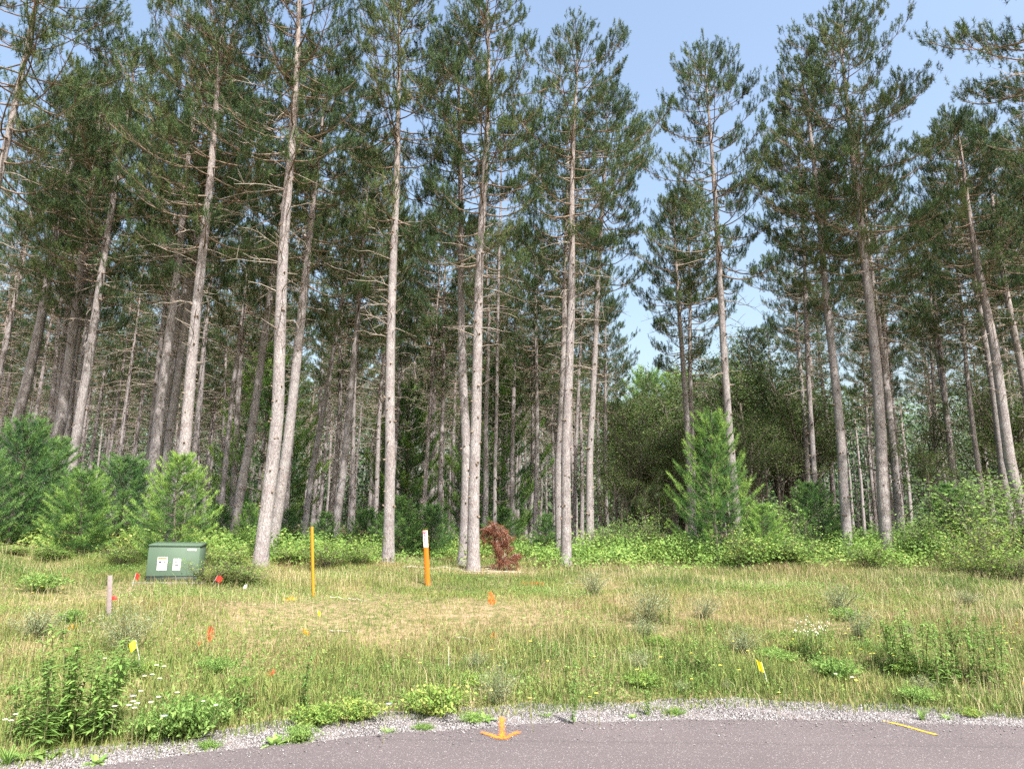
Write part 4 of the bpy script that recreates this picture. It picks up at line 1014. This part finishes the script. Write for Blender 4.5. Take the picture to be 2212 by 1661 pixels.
a = Acc(); box_acc(a, -.04, .04, -.03, -.002, .05, .13, .006); mesh_obj("padlock_box", a.mesh("padlock_box", M_green), cab).location = (.40, 0, 0)
q = quad_panel(-.26, -.10, .10, .33, -.0015, M_white, "warning_sticker", cab)
quad_panel(-.255, -.105, .295, .325, -.0045, M_stickor, "sticker_header", q, .0012)
text_obj("WARNING", .030, (-.18, -.0062, .310), (R(90), 0, 0), M_black, "sticker_lettering", q)
a = Acc()
box_acc(a, -.235, -.195, -.0052, -.0040, .225, .262, .004); box_acc(a, -.19, -.165, -.0052, -.0040, .24, .25, .002); box_acc(a, -.15, -.12, -.0052, -.004, .235, .262, .004)
for i in range(4): box_acc(a, -.245, -.115, -.0052, -.004, .118 + i * .025, .122 + i * .025, .0003)
mesh_obj("sticker_pictogram", a.mesh("sticker_pictogram", M_black), q)
q = quad_panel(.0, .125, .10, .30, -.0015, M_white, "notice_sticker", cab)
a = Acc(); box_acc(a, .03, .065, -.0052, -.004, .225, .25, .004); box_acc(a, .035, .095, -.0052, -.004, .185, .2, .004)
for i in range(3): box_acc(a, .015, .11, -.0052, -.004, .115 + i * .022, .118 + i * .022, .0003)
mesh_obj("sticker_pictogram", a.mesh("sticker_pictogram", M_black), q)
quad_panel(.22, .37, .445, .475, -.0015, M_white, "number_plate", cab)
a = Acc(); box_acc(a, -.62, .58, -.2, .85, -.40, -.095, .012)
pad = mesh_obj("concrete_pad", a.mesh("concrete_pad", M_conc)); pad.location = cab.location; pad.rotation_euler = cab.rotation_euler
tag(pad, "weathered concrete pad carrying the green utility cabinet", "concrete pad")

def marker(px0, py0, px1, py1, dep, wpx, name, label, cat, material, decal=False):
    p0 = on_ground(px0, py0); dep = p0.y; p1 = at_depth(px1, py1, dep); g = gz(p0.x, dep)
    o = thing(name, (p0.x, dep, min(p0.z, g)), label, cat); h = p1.z - p0.z; W = wpx / F_PX * dep
    o.rotation_euler = (0, math.atan2(p1.x - p0.x, h), 0)
    a = Acc(); k = 7; u = np.linspace(-1, 1, k)   # shallow trough section
    sec = [(W / 2 * q_, .016 * q_ * q_) for q_ in u] + [(W / 2 * q_, .016 * q_ * q_ + .005) for q_ in u[::-1]]
    zz = [-.15, 0, h * .5, h - .01, h]; V = [(x * (1 if z < h else .97), y, z) for z in zz for x, y in sec]; m_ = 2 * k
    F = [[r * m_ + i, r * m_ + (i + 1) % m_, (r + 1) * m_ + (i + 1) % m_, (r + 1) * m_ + i] for r in range(4) for i in range(m_)]
    a.add(V, F); a.add(V, [[4 * m_ + i, 4 * m_ + i + 1, 4 * m_ + m_ - 2 - i, 4 * m_ + m_ - 1 - i] for i in range(k - 1)])
    mesh_obj("post", a.mesh("post", material, False), o)
    return o, h, W
o, h, W = marker(924, 1265, 918, 1144, 13.9, 10.5, "marker_post", "orange flexible marker post with white and red warning label near the pines", "marker post", M_orange)
def curved(W, z0, z1, off, material, name, parent, frac=.92):
    a = Acc(); u = np.linspace(-frac, frac, 7); V = [(W / 2 * q_, .016 * q_ * q_ - off, z) for z in (z0, z1) for q_ in u] + [(W / 2 * q_, .016 * q_ * q_ - off + .001, z) for z in (z0, z1) for q_ in u]
    F = [[i, i + 1, 7 + i + 1, 7 + i] for i in range(6)]; a.add(V, F); return mesh_obj(name, a.mesh(name, material), parent)
lab_ = curved(W, h * .69, h - .012, .002, M_white, "warning_label", o)
text_obj("WARNING", .052, (-.004, -.006, h * .86), (R(90), R(-90), 0), M_redprint, "label_lettering", lab_)
a = Acc()
for i in range(4): box_acc(a, -.033 + i * .018, -.023 + i * .018, -.0032 + .001, -.0022 + .001, h - .06, h - .02, .0003)
mesh_obj("label_stripes", a.mesh("label_stripes", M_redprint), lab_).location = (0, -.002, 0)
text_obj("NO DIG", .014, (.0, -.006, h * .715), (R(90), 0, 0), M_black, "small_lettering", lab_)
marker(676, 1290, 673, 1137, 12.2, 6.5, "marker_stake", "tall thin yellow marker stake standing in the grass", "marker stake", M_yellow)

# wooden survey stake
p0 = on_ground(235, 1331); p1 = at_depth(238.5, 1242, p0.y)
st_ = thing("survey_stake", p0, "weathered grey wooden survey stake left of the cabinet", "stake", rz=R(8))
st_.rotation_euler[1] = math.atan2(p1.x - p0.x, p1.z - p0.z)
a = Acc(); box_acc(a, -.027, .027, -.010, .010, -.1, p1.z - p0.z, .004); mesh_obj("stake_board", a.mesh("stake_board", M_stake), st_)
a = Acc(); hz = (p1.z - p0.z) * .46; box_acc(a, .03, .085, -.006, .006, hz - .035, hz + .012, .003); mesh_obj("orange_ribbon", a.mesh("orange_ribbon", M_rflag), st_)

# wire flags
def flag(px, py, fx, fy, fw, fh, material, label, group=None, side=1, fold=.5):
    """px,py foot; fx,fy where the cloth meets the wire"""
    g = on_ground(px, py); tp = at_depth(fx, fy, g.y)
    o = thing("marker_flag", g, label, "flag", group); L = tp - g
    wr = Acc(); tube(wr, [np.array([0, 0, -.05]), np.array(L) * .5 + [0.004, 0, 0], np.array(L)], [.0028, .0028, .0028], 5); mesh_obj("wire", wr.mesh("wire", M_wire), o)
    s_ = g.y / F_PX; Wf, Hf = fw * s_, fh * s_; a = Acc(); V = []; nu, nv = 8, 5; up = np.array(L.normalized()); 
    for i in range(nu):
        for j in range(nv):
            u = i / (nu - 1); v = j / (nv - 1)
            p = np.array(L) - up * Hf * v + np.array([side * Wf * u, math.sin(u * 5 + v) * .025 * fold, -fold * Hf * u * u * .9])
            V.append(p)
    F = [[i * nv + j, i * nv + j + 1, (i + 1) * nv + j + 1, (i + 1) * nv + j] for i in range(nu - 1) for j in range(nv - 1)]
    a.add(V, F); mesh_obj("flag_cloth", a.mesh("flag_cloth", material, True), o)
flag(283, 1272, 294, 1237, 8, 11, M_rflag, "small red flag on a wire at the left of the green cabinet")
flag(446, 1280, 470, 1243, 12, 11, M_rflag, "small red flag on a leaning wire right of the green cabinet")
flag(417, 1410, 426, 1396, 7, 8, M_rflag, "crumpled dark red flag lying low in the middle left meadow", side=-1, fold=1)
flag(306, 1455, 293, 1381, 11, 18, M_yflag, "yellow flag on a tall pale wire above the white flowers at left", side=-1, fold=.6)
flag(1661, 1490, 1645, 1430, 10, 20, M_yflag, "yellow flag on a leaning wire in the right meadow", side=-1, fold=-.3)
flag(686, 1332, 686, 1318, 6, 10, M_yflag, "tiny yellow flag low in the grass below the yellow stake", fold=.3)
flag(2208, 1500, 2211, 1462, 6, 16, M_yflag, "yellow flag half cut off by the right edge", fold=.3)
flag(968, 1455, 969, 1396, 2, 7, M_yflag, "slender wire with a scrap of yellow in the centre meadow", fold=.2)
flag(530, 1275, 534, 1262, 6, 8, M_white, "small white flag in the grass at the foot of the widest trunk", side=-1, fold=.3)

# paint: sprayed marks on the asphalt
def spray_mat(name, col, thr=.45):
    m = bpy.data.materials.new(name); m.use_nodes = True; n = m.node_tree.nodes; l = m.node_tree.links
    b = n["Principled BSDF"]; b.inputs["Base Color"].default_value = (*col, 1); b.inputs["Roughness"].default_value = .8
    at = n.new("ShaderNodeAttribute"); at.attribute_name = 'rnd'; geo = n.new("ShaderNodeNewGeometry")
    nz = noise(n, l, 120, 3, geo.outputs["Position"], .8); n2 = noise(n, l, 14, 3, geo.outputs["Position"])
    s1 = n.new("ShaderNodeMath"); s1.operation = 'MULTIPLY_ADD'; s1.inputs[1].default_value = .9; l.new(nz.outputs["Fac"], s1.inputs[0]); l.new(at.outputs["Fac"], s1.inputs[2])
    s2 = n.new("ShaderNodeMath"); s2.operation = 'MULTIPLY_ADD'; s2.inputs[1].default_value = .6; l.new(n2.outputs["Fac"], s2.inputs[0]); l.new(s1.outputs[0], s2.inputs[2])
    mr = n.new("ShaderNodeMapRange"); mr.inputs[1].default_value = thr + .62; mr.inputs[2].default_value = thr + .9; mr.inputs[4].default_value = .88; l.new(s2.outputs[0], mr.inputs[0])
    l.new(mr.outputs[0], b.inputs["Alpha"]); return m
M_sporange = spray_mat("orange_spray", (.72, .20, .015), .72); M_spyellow = spray_mat("yellow_spray", (.62, .36, .01), .55)
def stroke(acc, pts, w_, z=.0265, wav=0.0):
    pts = np.array(pts, float); t = np.linspace(0, 1, 26); q = np.stack([np.interp(t, np.linspace(0, 1, len(pts)), pts[:, i]) for i in range(2)], -1)
    for _ in range(2): q[1:-1] = (q[:-2] + q[1:-1] + q[2:]) / 3
    d = norm(np.gradient(q, axis=0)); nrm = np.stack([-d[:, 1], d[:, 0]], -1); u = np.linspace(-1, 1, 9)
    V, C = [], []
    for i in range(26):
        e = min(1, min(i, 25 - i) / 2.0)
        for v in u:
            x, y = q[i] + nrm[i] * v * w_; zz = z if y < y_asph(x) - .01 else gz(x, y) + .024
            V.append((x, y, max(zz, z))); C.append((1 - abs(v)) * e * .9)
    acc.add(V, [[i * 9 + j, i * 9 + j + 1, (i + 1) * 9 + j + 1, (i + 1) * 9 + j] for i in range(25) for j in range(8)], np.array(C))
sp_ = lambda L: [flat(x * K, y * K) for x, y in L]
a = Acc(); stroke(a, sp_([(1503, 2150), (1504, 2190), (1506, 2228)]), .09)
o = mesh_obj("painted_arrow", a.mesh("painted_arrow", M_sporange)); tag(o, "orange spray painted arrow on the asphalt pointing toward the viewer", "painted arrow")
a = Acc(); stroke(a, sp_([(1434, 2200), (1462, 2210), (1490, 2220), (1512, 2224), (1535, 2212), (1566, 2196)]), .10, .0285)
h_ = mesh_obj("arrow_head", a.mesh("arrow_head", M_sporange), o)
a = Acc(); stroke(a, sp_([(2640, 2167), (2700, 2180), (2760, 2198), (2820, 2214)]), .045)
tag(mesh_obj("painted_dash", a.mesh("painted_dash", M_spyellow)), "yellow spray painted dash crossing the asphalt edge at right", "painted dash")

# paint on the grass: the sprayed blades themselves
def paint_grass(px0, py0, px1, py1, wpx, n_, col, label):
    global rng
    g0, g1 = on_ground(px0, py0), on_ground(px1, py1); t = rng.uniform(0, 1, n_); wd = wpx / F_PX * g0.y / 2
    x = g0.x + (g1.x - g0.x) * t + rng.normal(0, wd * .7, n_); y = g0.y + (g1.y - g0.y) * t + rng.normal(0, wd, n_); z = ground(x, y)
    h = rng.uniform(.015, .065, n_); an = rng.uniform(0, 6.28, n_); w2 = .006
    P0 = np.stack([x - w2, y, z], -1); P1 = np.stack([x + w2, y, z], -1); P2 = np.stack([x + np.cos(an) * h * .5, y + np.sin(an) * h * .5, z + h], -1)
    a = Acc(); a.add(np.stack([P0, P1, P2], 1).reshape(-1, 3), np.arange(n_ * 3).reshape(-1, 3), .5)
    tag(mesh_obj("paint_mark", a.mesh("paint_mark", col)), label, "paint mark", "paint marks sprayed on the grass")
rng = np.random.default_rng(77)
M_pO = simple("orange_paint", (.60, .13, .02), .8, .1); M_pR = simple("red_paint", (.5, .05, .02), .8, .1); M_pY = simple("yellow_paint", (.55, .28, .02), .8, .1)
for a_ in [(1060, 1282, 1063, 1306, 8, 260, M_pO, "orange paint mark in the grass, upper of the two below the brown sapling"),
           (1067, 1374, 1066, 1406, 8, 300, M_pO, "orange paint mark in the grass, lower of the two below the brown sapling"),
           (1125, 1262, 1178, 1263, 6, 120, M_pO, "faint orange paint streak in the grass right of the upper orange mark"),
           (455, 1362, 452, 1386, 6, 240, M_pR, "red orange paint mark in the left meadow above the crumpled red flag"),
           (430, 1394, 424, 1398, 4, 60, M_pR, "small red paint spot beside the crumpled red flag"),
           (575, 1465, 590, 1458, 5, 40, M_pR, "faint red paint speckle in the lower left meadow"),
           (620, 1296, 634, 1296, 8, 90, M_pY, "yellow paint patch in the grass left of the yellow stake foot"),
           (655, 1366, 664, 1372, 5, 50, M_pY, "faint yellow paint speckle below the yellow stake"),
           (152, 1358, 162, 1358, 4, 40, M_pY, "small orange yellow paint spot at far left"),
           (1488, 1231, 1500, 1231, 5, 40, M_pY, "small yellow paint spot in the grass right of centre")]:
    paint_grass(*a_)

# sticks
def stick(px, py, L, label, grp, r=.008):
    g = on_ground(px, py); a = Acc(); an = random.uniform(-.5, .5); k = 6
    t = np.linspace(-.5, .5, k)[:, None]; d = np.array([math.cos(an), math.sin(an), 0]) 
    q = d * L * t + rng.normal(0, .012, (k, 3)); gx, gy_ = g.x + q[:, 0], g.y + q[:, 1]; q[:, 2] = ground(gx, gy_) - g.z + r + np.abs(rng.normal(0, .02, k))
    tube(a, q, np.linspace(r, r * .4, k), 5, random.uniform(0, 1)); o = mesh_obj("fallen_stick", a.mesh("fallen_stick", M_litter)); o.location = g
    tag(o, label, "stick", grp)
for i in range(34):
    stick(random.uniform(895, 1120), random.uniform(1207, 1250), random.uniform(.25, 1.1), "pale fallen stick on the bare ground around the touching pine pair", "fallen sticks near the touching pine pair")
for px, py in [(735, 1368), (775, 1300), (735, 1295), (1240, 1262), (1250, 1290), (1010, 1385)]:
    stick(px, py, .3, "short pale stick lying in the thin sandy grass", "sticks in the sandy grass", .012)
# needle and twig litter under the pines
a = Acc(); n_ = 16000; y = rng.uniform(15.5, 27, n_); x = rng.uniform(-1, 1, n_) * (y * .74)
kp = rng.uniform(0, 1, n_) < np.clip(.25 + 1.5 * np.exp(-(((x + .5) / 2.8) ** 2 + ((y - 17.5) / 2) ** 2)), 0, 1); x, y = x[kp], y[kp]; m_ = len(x)
an = rng.uniform(0, 6.28, m_); L = rng.uniform(.04, .16, m_); z = ground(x, y) + .012
dx, dy = np.cos(an) * L, np.sin(an) * L; w2 = .005
V = np.stack([np.stack([x - dy * .05, y + dx * .05, z], -1), np.stack([x + dy * .05, y - dx * .05, z], -1), np.stack([x + dx, y + dy, z + rng.uniform(0, .04, m_)], -1)], 1)
a.add(V.reshape(-1, 3), np.arange(m_ * 3).reshape(-1, 3), np.repeat(rng.uniform(0, 1, m_), 3))
tag(mesh_obj("needle_litter", a.mesh("needle_litter", M_litter)), kind="stuff")

# ------------------------------------------------------------------ name each of a small group by its place in the row
ORD = "leftmost,second,third,fourth,fifth,sixth,seventh,eighth,ninth,tenth,eleventh,twelfth,thirteenth,fourteenth,fifteenth,sixteenth,seventeenth,eighteenth,nineteenth,twentieth".split(",")
bpy.context.view_layer.update()
groups = {}
for o in S.objects:
    if o.parent is None and "group" in o and "label" in o: groups.setdefault((o["group"], o["label"]), []).append(o)
for (g, lb), L_ in groups.items():
    if 1 < len(L_) <= 20 and len(lb.split()) <= 12:
        L_.sort(key=lambda o: float(np.dot(np.array(o.location) - [0, 0, EYE], _R)) / max(.1, float(np.dot(np.array(o.location) - [0, 0, EYE], _F))))
        for i, o in enumerate(L_): o["label"] = lb + (", leftmost of them" if i == 0 else ", %s from the left" % ORD[i])
